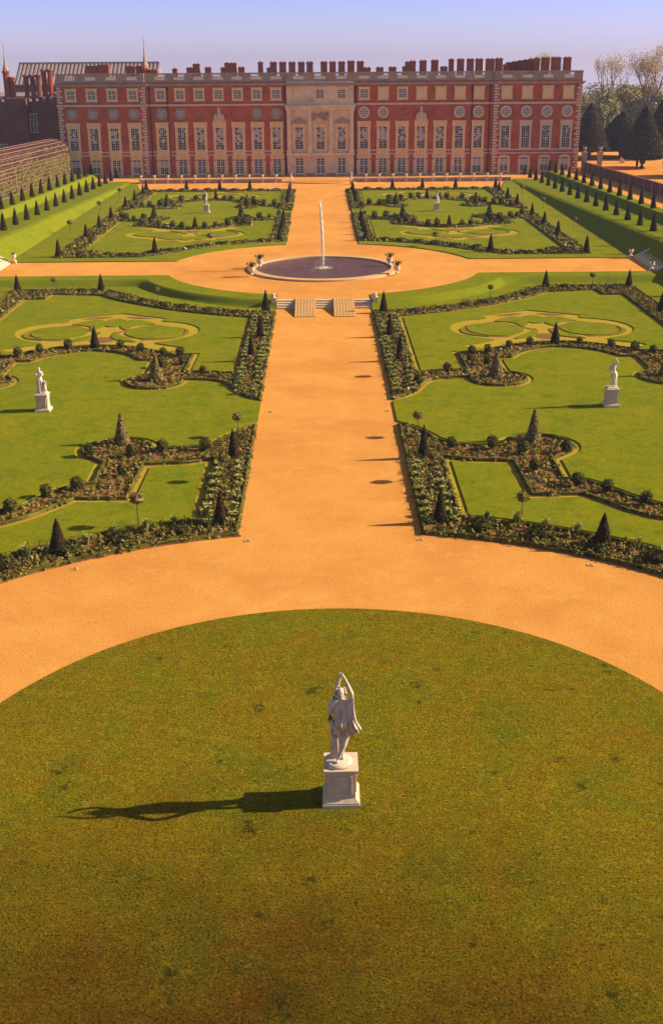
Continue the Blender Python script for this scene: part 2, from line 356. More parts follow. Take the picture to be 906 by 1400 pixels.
# upper quarter: the far lower half again, mirrored about the cross path, twice
def UX(x): return 4.45 + (x - 4.45) * .895 if x <= XA else 17.07 + (x - XA) * 1.076
def up1(p): return (UX(p[0]), 176 - (p[1] - 74) * .955)
def up2(p): return (UX(p[0]), 176 + (p[1] - 74) * .955)
def far_band(P, y):              # the far edge of the upper garden runs straight
    return P
O3 = [up1(p) for p in O2]; I3 = [up1(p) for p in I2]
O4 = [up2(p) for p in dedupe(fLo + mirr(fLo)[1:])] + [(UX(31.4), 208.3), (4.45, 208.3)]
I4 = [up2(p) for p in dedupe(fUp + mirr(fUp)[1:])] + [(UX(29.2), 206.3), (UX(6.65), 206.3)]
G3 = [up1(p) for p in GOLD]; isl3 = [[up1(p) for p in P] for P in isl]; bd3 = [[up1(p) for p in P] for P in beds2]
G4 = [up2(p) for p in GOLD]; isl4 = [[up2(p) for p in P] for P in isl]; bd4 = [[up2(p) for p in P] for P in beds2]

# ------------------------------------------------------------------ planar map -> stepped ground sheets
SOIL = {}
def planar(loops, domain, classify, zs, names, tagname):
    V = []; E = []
    def addloop(P, closed=True):
        o = len(V); V.extend(Vector(p) for p in P); n = len(P)
        for i in range(n if closed else n - 1): E.append((o + i, o + (i + 1) % n))
    addloop(domain)
    for P, c in loops: addloop(P, c)
    vs, es, fs, *_ = delaunay_2d_cdt(V, E, [], 0, 1e-4)
    cl = []
    for f in fs:
        c = (sum(vs[i].x for i in f) / 3, sum(vs[i].y for i in f) / 3)
        cl.append(classify(c) if inside(c, domain) else None)
    edge = {}
    for k, f in enumerate(fs):
        for i in range(3):
            e = (f[i], f[(i + 1) % 3]); edge.setdefault((min(e), max(e)), []).append((k, e))
    return vs, fs, cl, edge
def emit(pm, zs, mats, sgn, names, smooth=False):
    vs, fs, cl, edge = pm
    for key in zs:
        if key not in cl: continue
        mb = MB(); idx = {}
        def vi(i, z):
            k = (i, round(z, 4))
            if k not in idx: idx[k] = len(mb.v); mb.v.append((sgn * vs[i].x, vs[i].y, z))
            return idx[k]
        def face(t):
            mb.f.append(t if sgn > 0 else tuple(reversed(t))); mb.t.append(.5); mb.mi.append(0)
        z = zs[key]
        for k, f in enumerate(fs):
            if cl[k] != key: continue
            face(tuple(vi(i, z) for i in f))
        for (a, b), L in edge.items():
            if len(L) != 2: continue
            (k1, e1), (k2, e2) = L
            if cl[k1] != key: (k1, e1), (k2, e2) = (k2, e2), (k1, e1)
            if cl[k1] != key or cl[k2] is None or cl[k2] == key: continue
            z2 = zs[cl[k2]]
            if z2 < z - 1e-5: face((vi(e1[1], z), vi(e1[0], z), vi(e1[0], z2), vi(e1[1], z2)))
        o = mb.build(names[key], mats[key]); o['kind'] = 'structure'
def soil_tris(pm, key='soil'):
    vs, fs, cl, _ = pm; out = []
    for k, f in enumerate(fs):
        if cl[k] == key:
            a, b, c = (vs[i] for i in f); out.append((a, b, c, abs((b-a).cross(c-a)) / 2))
    return out
def cls_lower(p):
    x, y = p
    if (inside(p, O1) and not inside(p, I1)) or (inside(p, O2) and not inside(p, I2)): return 'soil'
    d = math.hypot(x, y - 30.4)
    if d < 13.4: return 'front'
    if x < 4.45 or d < 22 : return 'gravel'
    if inside(p, GOLD):
        for P in beds2:
            if inside(p, P): return 'soil2'
        for P in isl:
            if inside(p, P): return 'lawn'
        return 'sand'
    if (inside(p, I1) or inside(p, I2) or (71.2 < y < 75.2) or (x > 4.45 and y > 50)) and min(dist(p, O1), dist(p, I1), dist(p, O2), dist(p, I2)) < .38 and x < 30:
        if y > 104 and not inside(p, I2): return 'lawn'
        return 'sand'
    return 'lawn'
domL = [(0, 4), (35.3, 4), (35.3, 118.85)] + list(reversed(FOOT[:-1])) + [(4.45, 107.35), (0, 107.35)]
loopsL = [(O1, True), (I1, True), (O2, True), (I2, True), (offset(O1, .38), True), (offset(I1, -.38), True), (offset(O2, .38), True), (offset(I2, -.38), True),
          (GOLD, True), ([(4.45, 52.2), (4.45, 106.0)], False), (arc(0, 30.4, 13.4, -90, 90, 60), False), (arc(0, 30.4, 22.0, -90, 78.3, 50), False)] + [(P, True) for P in isl + beds2]
pmL = planar(loopsL, domL, cls_lower, None, None, None)
zL = {'gravel': 0.0, 'lawn': .10, 'sand': .025, 'soil': .06, 'soil2': .05, 'front': .07}
nmL = {'gravel': 'gravel_path', 'lawn': 'lawn', 'sand': 'sand_strip', 'soil': 'flower_bed', 'soil2': 'scroll_bed', 'front': 'front_lawn'}
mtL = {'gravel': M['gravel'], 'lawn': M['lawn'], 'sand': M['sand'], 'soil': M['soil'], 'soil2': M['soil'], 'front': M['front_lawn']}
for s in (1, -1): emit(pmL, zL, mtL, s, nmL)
pathN, pathS = 131.7, 122.3
def cls_upper(p):
    x, y = p
    if (inside(p, O3) and not inside(p, I3)) or (inside(p, O4) and not inside(p, I4)): return 'soil'
    if math.hypot(x - FC[0], y - FC[1]) < 17 or x < 4.45 or (pathS < y < pathN): return 'gravel'
    for G, II, BB in ((G3, isl3, bd3), (G4, isl4, bd4)):
        if inside(p, G):
            for P in BB:
                if inside(p, P): return 'soil2'
            for P in II:
                if inside(p, P): return 'lawn'
            return 'sand'
    if (inside(p, I3) or inside(p, I4)) and min(dist(p, I3), dist(p, I4)) < .38: return 'sand'
    if y < pathS: return 'lawn'
    if y > 209.3 and (x < 31.6 or y > 209.3 + (x - 31.6) * 5): return 'gravel'
    return 'lawn'
domU = [(0, 108.7), (4.45, 108.7)] + TOP + [(35.3, 222), (0, 222)]
loopsU = [(O3, True), (I3, True), (O4, True), (I4, True), (offset(I3, -.38), True), (offset(I4, -.38), True), (G3, True), (G4, True),
          (arc(FC[0], FC[1], 17, -90, 90, 60), False), ([(4.45, 108.8), (4.45, 222)], False), ([(14, pathS), (35.3, pathS)], False), ([(14, pathN), (35.3, pathN)], False),
          ([(4.45, 209.3), (31.6, 209.3), (34.1, 222)], False)] + [(P, True) for P in isl3 + isl4 + bd3 + bd4]
pmU = planar(loopsU, domU, cls_upper, None, None, None)
zU = {k: v + U for k, v in zL.items()}
zU['gravel'] = U
for s in (1, -1): emit(pmU, zU, mtL, s, nmL)

# banks round the fountain terrace
for s in (1, -1):
    mb = MB(); n = len(FOOT)
    for i in range(n):
        f, t = FOOT[i], TOP[i]
        for k in range(5):
            q = k / 4; zz = .10 + (U) * (3*q*q - 2*q**3)
            mb.v.append((s * (f[0] + (t[0]-f[0]) * q), f[1] + (t[1]-f[1]) * q, zz))
    for i in range(n - 1):
        for k in range(4):
            a = i * 5 + k; q = (a, a + 5, a + 6, a + 1); mb.f.append(q if s > 0 else tuple(reversed(q))); mb.t.append(.5); mb.mi.append(0)
    o = mb.build('grass_bank', M['bank'], smooth=True); o['kind'] = 'structure'
# side terraces
def zt(y): return .65 + max(0, 232 - y) * .0190
XR1, XR2 = 39.4, 44.3
for s in (1, -1):
    slope = MB(); grav = MB()
    ys = [20 + i * 4 for i in range(24)] + [116, 118.8, 120.0] + [122 + i * 3.6666 for i in range(31)]
    prof = []
    for y in ys:
        zf = .10 if y < 118.85 else (.10 + U * (y - 118.85) / 1.1 if y < 119.95 else .10 + U)
        z1 = zt(y); cr = 35.3 + 1.5 * max(.05, z1 - zf)
        prof.append([(35.3, zf), (cr - .3, z1 - .15), (cr + .25, z1), (42.6, z1), (43.7, z1 + .83), (45.3, z1 + .85), (50.6 if s > 0 else 60, z1 + .85)])
    for y, P in zip(ys, prof):
        for x, z in P[:6] if s > 0 else P: slope.v.append((s * x, y, z))
        if s > 0:
            for x, z in P[5:]: grav.v.append((s * x, y, z - .02))
    m = 6 if s > 0 else 7
    for i in range(len(ys) - 1):
        for k in range(m - 1):
            a = i * m + k; q = (a, a + 1, a + 1 + m, a + m); slope.f.append(q if s > 0 else tuple(reversed(q))); slope.t.append(.5); slope.mi.append(0)
        if s > 0:
            a = i * 2; grav.f.append((a, a + 1, a + 3, a + 2)); grav.t.append(.5); grav.mi.append(0)
    struct(slope.build('terrace_bank', M['bank']))
    if s > 0: struct(grav.build('terrace_gravel_path', M['gravel']))
# palace forecourt, park ground, far land
def sheet(name, x0, x1, y0, y1, z, m, poly=None):
    mb = MB(); P = poly or [(x0, y0), (x1, y0), (x1, y1), (x0, y1)]
    mb.add([(x, y, z) for x, y in P], [tuple(range(len(P)))]); return struct(mb.build(name, m))
sheet('palace_forecourt_gravel', 0, 0, 0, 0, .80, M['gravel'], [(-60, 222.0), (50.9, 222.0), (50.9, 250), (-60, 250)])
sheet('park_gravel', 50.9, 130, 60, 285, 1.2, M['gravel'])
sheet('park_grass', 50.9, 160, 285, 420, 1.204, M['bank'])
sheet('park_grass', 0, 0, 0, 0, 1.216, M['bank'], [(66, 190), (100, 190), (112, 252), (76, 240)])
sheet('ground', -700, 700, -400, 620, -.35, M['park'])

# ------------------------------------------------------------------ hedges and bedding
def hedge(loop, into, z, label, sgn, h=.16, w=.15, step=.35):
    P = offset(loop, into); mb = MB(); pts = []
    for i in range(len(P)):
        a, b = P[i], P[(i + 1) % len(P)]; L = math.hypot(b[0]-a[0], b[1]-a[1]); n = max(1, int(L / step))
        for k in range(n): pts.append((a[0] + (b[0]-a[0]) * k / n, a[1] + (b[1]-a[1]) * k / n))
    n = len(pts)
    for i in range(n):
        a, b = Vector(pts[i-1]), Vector(pts[(i + 1) % n]); d = (b - a).normalized(); q = Vector((-d.y, d.x)); c = Vector(pts[i])
        ww = w / 2 * ru(.8, 1.25); hh = h * ru(.85, 1.15)
        for u_, zz in ((-1, 0), (-1.05, hh * .75), (-.55, hh), (.55, hh * ru(.94, 1.06)), (1.05, hh * .75), (1, 0)):
            p = c + q * (u_ * ww); mb.v.append((sgn * p.x, p.y, z + zz))
    for i in range(n):
        j = (i + 1) % n
        for k in range(5):
            f = (i*6 + k, i*6 + k + 1, j*6 + k + 1, j*6 + k); mb.f.append(f); mb.t.append(min(1, max(0, random.gauss(.5, .25)))); mb.mi.append(0)
    return tag(mb.build('box_hedge', M['box']), label, 'hedge', 'low box edgings of the flower beds')
for s in (1, -1):
    sd = SIDE[s]
    hedge(O1, -.13, .06, f'low box edging round the outside of the {sd} bed nearest the round lawn', s)
    hedge(I1, .13, .06, f'low box edging along the grass inside the {sd} bed nearest the round lawn', s)
    hedge(O2, -.13, .06, f'low box edging round the outside of the {sd} bed below the fountain', s)
    hedge(I2, .13, .06, f'low box edging facing the scrollwork lawn of the {sd} bed below the fountain', s)
    hedge(O3, -.13, .66, f'low box edging round the outside of the {sd} bed just beyond the fountain', s, step=.8)
    hedge(I3, .13, .66, f'low box edging facing the scrollwork of the {sd} bed just beyond the fountain', s, step=.8)
    hedge(O4, -.13, .66, f'low box edging round the outside of the {sd} bed closest to the palace', s, step=.8)
    hedge(I4, .13, .66, f'low box edging facing the inner grass of the {sd} bed closest to the palace', s, step=.8)

def mound(mb, x, y, z, r, h, t, n, leaf):
    for k in range(n):
        a = ru(0, 6.283); q = math.sqrt(rnd()); zz = h * math.sqrt(max(0, 1 - q*q)) * ru(.35, 1.0)
        p = (x + r*q*math.cos(a), y + r*q*math.sin(a), z + zz)
        mb.leaf(p, (math.cos(a) * q, math.sin(a) * q, .7), leaf * ru(.6, 1.3), leaf * ru(.6, 1.3), min(1, max(0, t + ru(-.1, .1))))
def bedding(tris, sel, z, sgn, dens, label, nleaf=9, leafs=.085):
    mb = MB()
    for a, b, c, A in tris:
        ct = ((a.x+b.x+c.x)/3, (a.y+b.y+c.y)/3)
        if not sel(ct): continue
        walk = ct[0] < 6.7 or ct[1] < 63 and dist(ct, [(0, 0), (.01, 0)]) and math.hypot(ct[0], ct[1]-30.4) < 25 or ct[1] > 103
        ex = A * dens * (2.0 if walk else 1.4); n = int(ex) + (rnd() < ex - int(ex))
        for k in range(n):
            u, v = rnd(), rnd()
            if u + v > 1: u, v = 1-u, 1-v
            p = a + (b-a)*u + (c-a)*v
            w = random.choices((.2, .4, .62, .72, .82, .92, .99), (5, 9, 7, 2.6, 1.6, .6, .25))[0] if walk else random.choices((.3, .45, .62, .72, .82, .92, .99), (3, 8, 7, 4.5, 1.4, .6, .08))[0]
            h = ru(.15, .5) if walk else ru(.08, .32)
            mound(mb, sgn*p.x, p.y, z, ru(.10, .26), h*.85, w, nleaf, leafs)
    o = mb.build('bedding_plants', M['plants']); o['kind'] = 'stuff'; o['label'] = label; o['category'] = 'bedding'
tL = soil_tris(pmL); tU = soil_tris(pmU)
for s in (1, -1):
    sd = SIDE[s]
    bedding(tL, lambda p: p[1] < 71 and p[1] > 40, .06, s, 7.5, f'mixed low bedding plants in the {sd} bed nearest the round lawn', 13, .06)
    bedding(tL, lambda p: p[1] > 75, .06, s, 6.5, f'mixed low bedding plants in the {sd} bed below the fountain', 10, .075)
    bedding(tU, lambda p: p[1] < 175.5, .66, s, 3.4, f'mixed low bedding plants in the {sd} bed just beyond the fountain', 8, .15)
    bedding(tU, lambda p: p[1] > 176.5, .66, s, 3.0, f'mixed low bedding plants in the {sd} bed closest to the palace', 7, .17)

# ------------------------------------------------------------------ single plants
def topiary(h, r, n, leaf, name='yew_cone', m='yew', top=.06, belly=1.0):
    mb = MB(); prof = [(r * .86, 0), (r * belly, h * .08), (r * .8, h * .3), (r * .55, h * .55), (r * .3, h * .8), (r * top, h * .99)]
    mb.lathe(prof, 0, 0, 14, .25, .06)
    for k in range(n):
        q = 1 - math.sqrt(1 - rnd() * .98); z = q * h
        i = 0
        while i < len(prof) - 2 and prof[i + 1][1] < z: i += 1
        t = (z - prof[i][1]) / (prof[i+1][1] - prof[i][1]); rr = prof[i][0] + (prof[i+1][0] - prof[i][0]) * t
        a = ru(0, 6.283); rr *= ru(.93, 1.09)
        mb.leaf((rr*math.cos(a), rr*math.sin(a), z), (math.cos(a) + ru(-.5, .5), math.sin(a) + ru(-.5, .5), ru(-.2, .8)), leaf*ru(.6, 1.2), leaf*ru(.7, 1.5), min(1, max(0, random.gauss(.5, .25))))
    return mb.build(name, M[m])
def shrub(r, h, n, leaf, name, m):
    mb = MB()
    mb.tube([(0, 0, 0), (.02, 0, h * .5)], [.05, .03], 5, .1)
    for k in range(n):
        d = Vector((random.gauss(0, 1), random.gauss(0, 1), random.gauss(0, 1))).normalized(); q = ru(.55, 1.0) ** .6 * (1 + .18 * math.sin(d.x*5) * math.cos(d.y*4 + d.z*5))
        p = Vector((d.x*r*q, d.y*r*q, h*.55 + d.z*h*.47*q))
        mb.leaf(p, d + Vector((ru(-.6, .6), ru(-.6, .6), ru(-.3, .8))), leaf*ru(.6, 1.3), leaf*ru(.6, 1.3), min(1, max(0, random.gauss(.45, .24))))
    return mb.build(name, M[m])
def clump(r, h, n, name='clump_plant', m='clump', up=.5):
    mb = MB()
    for k in range(n):
        a = ru(0, 6.283); q = ru(.2, 1)
        mb.blade((.05*math.cos(a), .05*math.sin(a), 0), (r*q*math.cos(a), r*q*math.sin(a), h*ru(up, 1)), ru(.025, .05), min(1, max(0, random.gauss(.55, .25))))
    for k in range(n // 3):
        a = ru(0, 6.283); q = ru(0, .8)
        mb.leaf((r*q*math.cos(a), r*q*math.sin(a), h*ru(.5, .95)), (ru(-.5, .5), ru(-.5, .5), 1), .05, .06, ru(.7, 1))
    return mb.build(name, M[m])
def standard(hs, r, hc, n, leaf):
    root = empty('standard_tree'); mb = MB()
    mb.tube([(0, 0, 0), (.02, .01, hs * .5), (0, 0, hs + hc * .3)], [.03, .025, .02], 6)
    mb.build('stem', M['bark'], root)
    c = MB()
    for k in range(n):
        d = Vector((random.gauss(0, 1), random.gauss(0, 1), random.gauss(0, 1))).normalized(); q = ru(.3, 1.0) ** .5
        c.leaf((d.x*r*q, d.y*r*q, hs + hc*.45 + d.z*hc*.5*q), d + Vector((ru(-.6, .6), ru(-.6, .6), .4)), leaf*ru(.6, 1.3), leaf*ru(.6, 1.4), min(1, max(0, random.gauss(.4, .25))))
    c.build('crown', M['holly'], root)
    return root
P_walk = tag(topiary(1.9, .29, 1500, .05, top=.10), 'x', 'topiary', 'yew cones in the flower beds')
P_cone = tag(topiary(1.85, .37, 1600, .05), 'x', 'topiary', 'yew cones in the flower beds')
P_far = tag(topiary(2.0, .38, 420, .09), 'x', 'topiary', 'yew cones in the flower beds')
P_ter = tag(topiary(2.25, .38, 420, .09, belly=1.0), 'x', 'topiary', 'yew cones in rows on the side terraces')
P_holly = tag(topiary(1.95, .43, 1000, .07, 'variegated_shrub', 'holly', .2, 1.05), 'x', 'shrub', 'pale conical shrubs at the lobes of the beds')
P_hollyf = tag(topiary(2.1, .5, 300, .13, 'variegated_shrub', 'shrub', .2, 1.05), 'x', 'shrub', 'pale conical shrubs at the lobes of the beds')
P_balls = [tag(shrub(.34, .8, 520, .05, 'round_shrub', 'shrub'), 'x', 'shrub', 'round dark shrubs along the beds') for _ in range(3)]
P_ballf = [tag(shrub(.44, 1.05, 190, .10, 'round_shrub', 'shrub'), 'x', 'shrub', 'round dark shrubs along the beds') for _ in range(2)]
P_clump = [tag(clump(.36, .42, 80), 'x', 'plant', 'pale leafy clumps edging the walk') for _ in range(3)]
P_clumpf = [tag(clump(.45, .5, 44), 'x', 'plant', 'pale leafy clumps edging the walk') for _ in range(2)]
P_std = tag(standard(1.15, .36, .55, 260, .06), 'x', 'tree', 'little standard trees in the beds')
P_stdf = tag(standard(1.2, .4, .6, 120, .10), 'x', 'tree', 'little standard trees in the beds')
P_spray = [tag(clump(.32, .8, 40, 'flowering_spray', 'clump', .75), 'x', 'plant', 'pale flowering sprays in the curved front beds') for _ in range(2)]
P_bush = [tag(shrub(.62, .5, 560, .06, 'low_bush', 'shrub'), 'x', 'shrub', 'low spreading bushes in the outer beds') for _ in range(2)]

for s in (1, -1):
    sd = SIDE[s]
    # upright yews of the walk beds
    for k, (y, x) in enumerate(((53.5, 5.45), (63.6, 5.5))):
        place(P_walk, (s*x, y, .06), f'tall narrow yew in the {sd} walk bed, {("at the corner by the round lawn", "where the near ribbon bed begins")[k]}', ru(0, 6), (1.05, 1.05, ru(.95, 1.05)))
    for k, (y, x) in enumerate(((87.0, 5.7), (95.3, 5.4), (105.2, 5.4))):
        place(P_walk, (s*x, y + (1.0 if s < 0 and k == 2 else 0), .06), f'tall narrow yew in the {sd} walk bed, {ORD[k]} going up towards the steps', ru(0, 6), (1.1, 1.1, ru(1.0, 1.12)) if k < 2 else (1.25, 1.25, 1.05))
    place(P_cone, (s*12.78, 50.1, .06), f'broad yew cone in the curved {sd} front bed beside the gravel ring', ru(0, 6), (1.1, 1.1, .95))
    place(P_cone, (s*18.55, 91.9, .06), f'yew cone at the tip of the scrollwork in the {sd} lawn below the fountain', ru(0, 6))
    for k, (x, y) in enumerate(((22.4, 117.0), (30.8, 116.9))):
        place(P_cone, (s*x, y, .06), f'yew cone on the {sd} bed under the grass bank, {("where the edge turns", "at the outer corner")[k]}', ru(0, 6), .96)
    for k, y in enumerate((104.4, 92.5, 80.5)):
        place(P_cone, (s*30.6, y, .06), f'yew cone in the outermost {sd} bed below the fountain, {ORD[k]} from its upper corner', ru(0, 6), .95)
    # pale conical shrubs
    for k, (x, y) in enumerate(((12.4, 66.6), (12.3, 81.6))):
        place(P_holly, (s*x, y, .06), f'pale conical shrub in the {("near", "far")[k]} round lobe facing the {sd} statue from the walk side', ru(0, 6), (1, 1, 1) if k == 0 else (1.15, 1.15, .95))
    for k, (x, y) in enumerate(((24.6, 66.6), (24.7, 81.6))):
        place(P_holly, (s*x, y, .06), f'pale conical shrub in the {("near", "far")[k]} round lobe facing the {sd} statue from the outer side', ru(0, 6))
    # round shrubs
    near = [(7.4, 65.3), (9.7, 65.1), (11.4, 64.2), (14.0, 64.2), (11.6, 60.8), (13.5, 58.6), (14.9, 57.5), (16.3, 55.4), (17.8, 54.2)]
    far = [(6.6, 79.9), (9.0, 83.2), (11.0, 86.2), (12.3, 85.2), (11.3, 88.6), (12.8, 89.0), (14.7, 90.6), (16.5, 91.6), (20.6, 91.6), (22.6, 90.3), (24.2, 89.0), (25.4, 88.2), (26.0, 86.0)]
    for k, (x, y) in enumerate(near):
        place(P_balls[k % 3], (s*(x + ru(-.15, .15)), y + ru(-.15, .15), .06), f'round dark shrub, {ORD[k]} from the walk along the near {sd} ribbon bed', ru(0, 6), ru(.8, 1.1))
    for k, (x, y) in enumerate(far):
        place(P_balls[(k + 1) % 3], (s*(x + ru(-.15, .15)), y + ru(-.15, .15), .06), f'round dark shrub, {ORD[k]} from the walk along the far {sd} ribbon bed', ru(0, 6), ru(.8, 1.1))
    # clumps
    ys = [53.2 + i * 1.12 for i in range(9)]
    for rowx, rn in ((4.95, 'walk'), (6.15, 'grass')):
        for k, y in enumerate(ys):
            place(P_clump[(k + (rn == 'walk')) % 3], (s*(rowx + ru(-.08, .08)), y + ru(-.15, .15), .06), f'pale leafy clump, {ORD[k]} from the front, {rn} edge of the {sd} near walk bed', ru(0, 6), ru(.85, 1.15))
    ys = [77.6 + i * 1.25 for i in range(21)]
    for rowx, rn in ((4.95, 'walk'), (6.15, 'grass')):
        for k, y in enumerate(ys):
            if rn == 'grass' and 78 < y < 83.4: yy = y
            place(P_clump[(k + (rn == 'walk')) % 3], (s*(rowx + ru(-.08, .08)), y + ru(-.15, .15), .06), f'pale leafy clump, {ORD[k]} from below, {rn} edge of the {sd} bed under the steps', ru(0, 6), ru(.85, 1.15))
    # standards
    for k, (x, y, w) in enumerate(((5.5, 67.8, 'where the near ribbon bed meets the walk'), (9.5, 53.3, 'in the curved front bed'), (5.7, 59.8, 'between the clumps of the near walk bed'), (5.6, 82.6, 'in the walk bed below the yew pair'))):
        place(P_std, (s*x, y, .06), f'little standard tree {w} on the {sd}', ru(0, 6), ru(.92, 1.08))
    for k, (x, y, w) in enumerate(((15.9, 110.6, 'on the sloping outer bed below the bank'), (27.0, 116.6, 'on the bed under the straight bank'))):
        place(P_std, (s*x, y, .06), f'little standard tree {w}, {sd} of the fountain', ru(0, 6), .9)
    # front bed sprays and bushes
    for k in range(12):
        a = R(75 - k * 3.6); rr = 23.9 + ru(-.35, .45)
        place(P_spray[k % 2], (s*rr*math.cos(a), 30.4 + rr*math.sin(a), .06), f'pale flowering spray, {ORD[k]} from the walk along the curved {sd} front bed', ru(0, 6), ru(.7, 1.1))
    for k in range(6):
        a = R(71.5 - k * 7.0); rr = 23.3
        place(P_bush[k % 2], (s*rr*math.cos(a), 30.4 + rr*math.sin(a), .06), f'low spreading bush, {ORD[k]} from the walk along the curved {sd} front bed', ru(0, 6), ru(.75, 1.05))
    ob = [(8.2, 105.3), (10.6, 106.2), (13.0, 107.6), (15.0, 108.9), (17.2, 110.8), (19.4, 113.0), (21.2, 115.2), (24.4, 116.6), (26.0, 116.5), (28.8, 115.6)]
    for k, (x, y) in enumerate(ob):
        place(P_bush[k % 2], (s*(x + ru(-.2, .2)), y + ru(-.2, .2), .06), f'low spreading bush, {ORD[k]} from the walk in the {sd} bed under the bank', ru(0, 6), ru(.6, .95))
    # ---- upper garden
    for q, (fn, w) in enumerate(((up1, 'just beyond the fountain'), (up2, 'closest to the palace'))):
        for k, p in enumerate(((5.6, 86.0), (5.5, 92.0), (5.4, 98.5), (5.4, 104.4))):
            x, y = fn(p); place(P_far, (s*5.35, y, .66), f'slim yew in the {sd} walk bed {w}, {ORD[k]} from the gap', ru(0, 6), (.85, .85, ru(.85, 1.0)))
        x, y = fn((18.55, 91.9)); place(P_far, (s*x, y, .66), f'squat yew cone at the scrollwork tip of the {sd} bed {w}', ru(0, 6), (1, 1, .8))
        for k, yy in enumerate((81, 91, 101)):
            x, y = fn((30.6, yy)); place(P_far, (s*x, y, .66), f'yew cone in the outer {sd} bed {w}, {ORD[k]} from its middle', ru(0, 6), .95)
        cs = ((19.5, 136.4), (30.4, 135.1)) if q == 0 else ((30.4, 208.3), (12.4, 208.2), (17.6, 208.0), (23.4, 208.2))
        for k, (x, y) in enumerate(cs):
            place(P_far, (s*x, y, .66), f'yew cone on the {("near", "far")[q]} edge of the upper {sd} garden, {ORD[k]} {("from the walk", "in order")[q] if q == 0 else "counted from the outer corner inward"}', ru(0, 6), 1.05) if q == 0 else \
            place(P_far, (s*x, y, .66), f'yew cone on the palace edge of the upper {sd} garden, {("at its outer corner", "nearest the walk", "behind the statue", "between statue and outer corner")[k]}', ru(0, 6), 1.0)
        for k, p in enumerate(((12.3, 81.9), (24.8, 81.9))):
            x, y = fn(p); place(P_hollyf, (s*x, y, .66), f'bushy conical shrub in the {("walk", "outer")[k]} side lobe of the {sd} bed {w}', ru(0, 6), (1, 1, ru(.9, 1.1)))
        pts = [(6.4, 79.4), (7.6, 82.2), (9.6, 82.7), (11.0, 83.6), (11.3, 85.4), (12.4, 86.6), (11.6, 88.4), (13.6, 89.6), (15.6, 91.2), (16.9, 91.7)]
        pts += [mx(p) for p in reversed(pts)]
        for k, p in enumerate(pts):
            x, y = fn(p); place(P_ballf[k % 2], (s*(x + ru(-.2, .2)), y + ru(-.2, .2), .66), f'round dark shrub, {ORD[k]} from the walk, {sd} ribbon bed {w}', ru(0, 6), ru(.75, 1.1))
        for rowx, rn in ((4.95, 'walk'), (6.2, 'grass')):
            for k in range(14):
                x, y = fn((5, 77.8 + k * 2.0)); place(P_clumpf[k % 2], (s*rowx, y + ru(-.2, .2), .66), f'pale leafy clump, {ORD[k]} from the gap, {rn} edge of {sd} bed {w}', ru(0, 6), ru(.8, 1.1))
        bb = [up1(p) for p in ob] if q == 0 else [(8 + i * 2.3, 207.3) for i in range(10)]
        for k, (x, y) in enumerate(bb):
            place(P_bush[k % 2], (s*(x + ru(-.3, .3)), y + ru(-.2, .2), .66), f'low spreading bush, {ORD[k]} from the walk, edging the {sd} bed {w}', ru(0, 6), ru(.7, 1.15))
    for k, (x, y) in enumerate(((13.5, 141.2), (33.0, 155), (33.0, 177), (33.0, 196))):
        place(P_stdf, (s*x, y, .66), (f'little standard tree {sd} of the fountain on the bed edge beyond the gravel circle', f'little standard tree in the grass below the {sd} terrace, nearest the cross path',
              f'little standard tree in the grass below the {sd} terrace, level with the statue', f'little standard tree in the grass below the {sd} terrace, nearest the palace')[k], ru(0, 6), 1.0)
    # terrace rows
    ya = [134.2 + i * 6.1 for i in range(17)]
    for k, y in enumerate(ya):
        place(P_ter, (s*XR1, y, zt(y) - .03), f'dark yew cone on the {sd} terrace crest, {ORD[k]} from the side stairs', ru(0, 6), ru(.93, 1.05))
    yb = [140.2 + i * 6.15 for i in range(16)]
    for k, y in enumerate(yb):
        place(P_ter, (s*XR2, y, zt(y) + .82), f'dark yew cone in the upper row of the {sd} terrace, {ORD[k]} from the stairs', ru(0, 6), ru(.93, 1.05))
    for k, y in enumerate((112, 105.5, 99)):
        place(P_ter, (s*XR1, y, zt(y) - .03), f'dark yew cone on the {sd} terrace below the stairs, {ORD[k]} from them', ru(0, 6), 1)

# ------------------------------------------------------------------ urns, statues, fountain
def urn_mesh(scale=1.0):
    mb = MB(); p = [(.20, 0), (.22, .06), (.10, .12), (.08, .22), (.16, .28), (.28, .38), (.33, .55), (.30, .70), (.36, .76), (.36, .82), (.28, .82), (.26, .70)]
    mb.lathe([(r*scale, z*scale) for r, z in p], 0, 0, 16); return mb
def plinth_mesh(w, h):
    mb = MB(); mb.frustum(0, 0, 0, h*.15, w*1.15, w*1.15, w*1.15, w*1.15); mb.frustum(0, 0, h*.15, h*.22, w*1.12, w*1.12, w*.95, w*.95)
    mb.frustum(0, 0, h*.22, h*.86, w*.92, w*.92, w*.92, w*.92); mb.frustum(0, 0, h*.86, h, w*.98, w*.98, w*1.16, w*1.16); return mb
def urn_plants(n, r, h, z):
    mb = MB()
    for k in range(n):
        a = ru(0, 6.283); q = ru(.2, 1); mb.blade((.05*math.cos(a), .05*math.sin(a), z), (r*q*math.cos(a), r*q*math.sin(a), z + h*ru(.4, 1)), ru(.02, .06), ru(.1, .7))
        mb.leaf((r*q*.8*math.cos(a), r*q*.8*math.sin(a), z + h*ru(.2, .7)), (ru(-1, 1), ru(-1, 1), 1), .09, .09, ru(0, .8))
    return mb
def offs(mb, dz):
    mb.v = [(x, y, z + dz) for x, y, z in mb.v]; return mb
P_potu = empty('planted_urn'); tag(P_potu, 'x', 'urn', 'urns on the pond rim')
offs(urn_mesh(1.0), 0).build('urn', M['stone'], P_potu, True); urn_plants(26, .7, .75, .72).build('foliage', M['shrub'], P_potu)
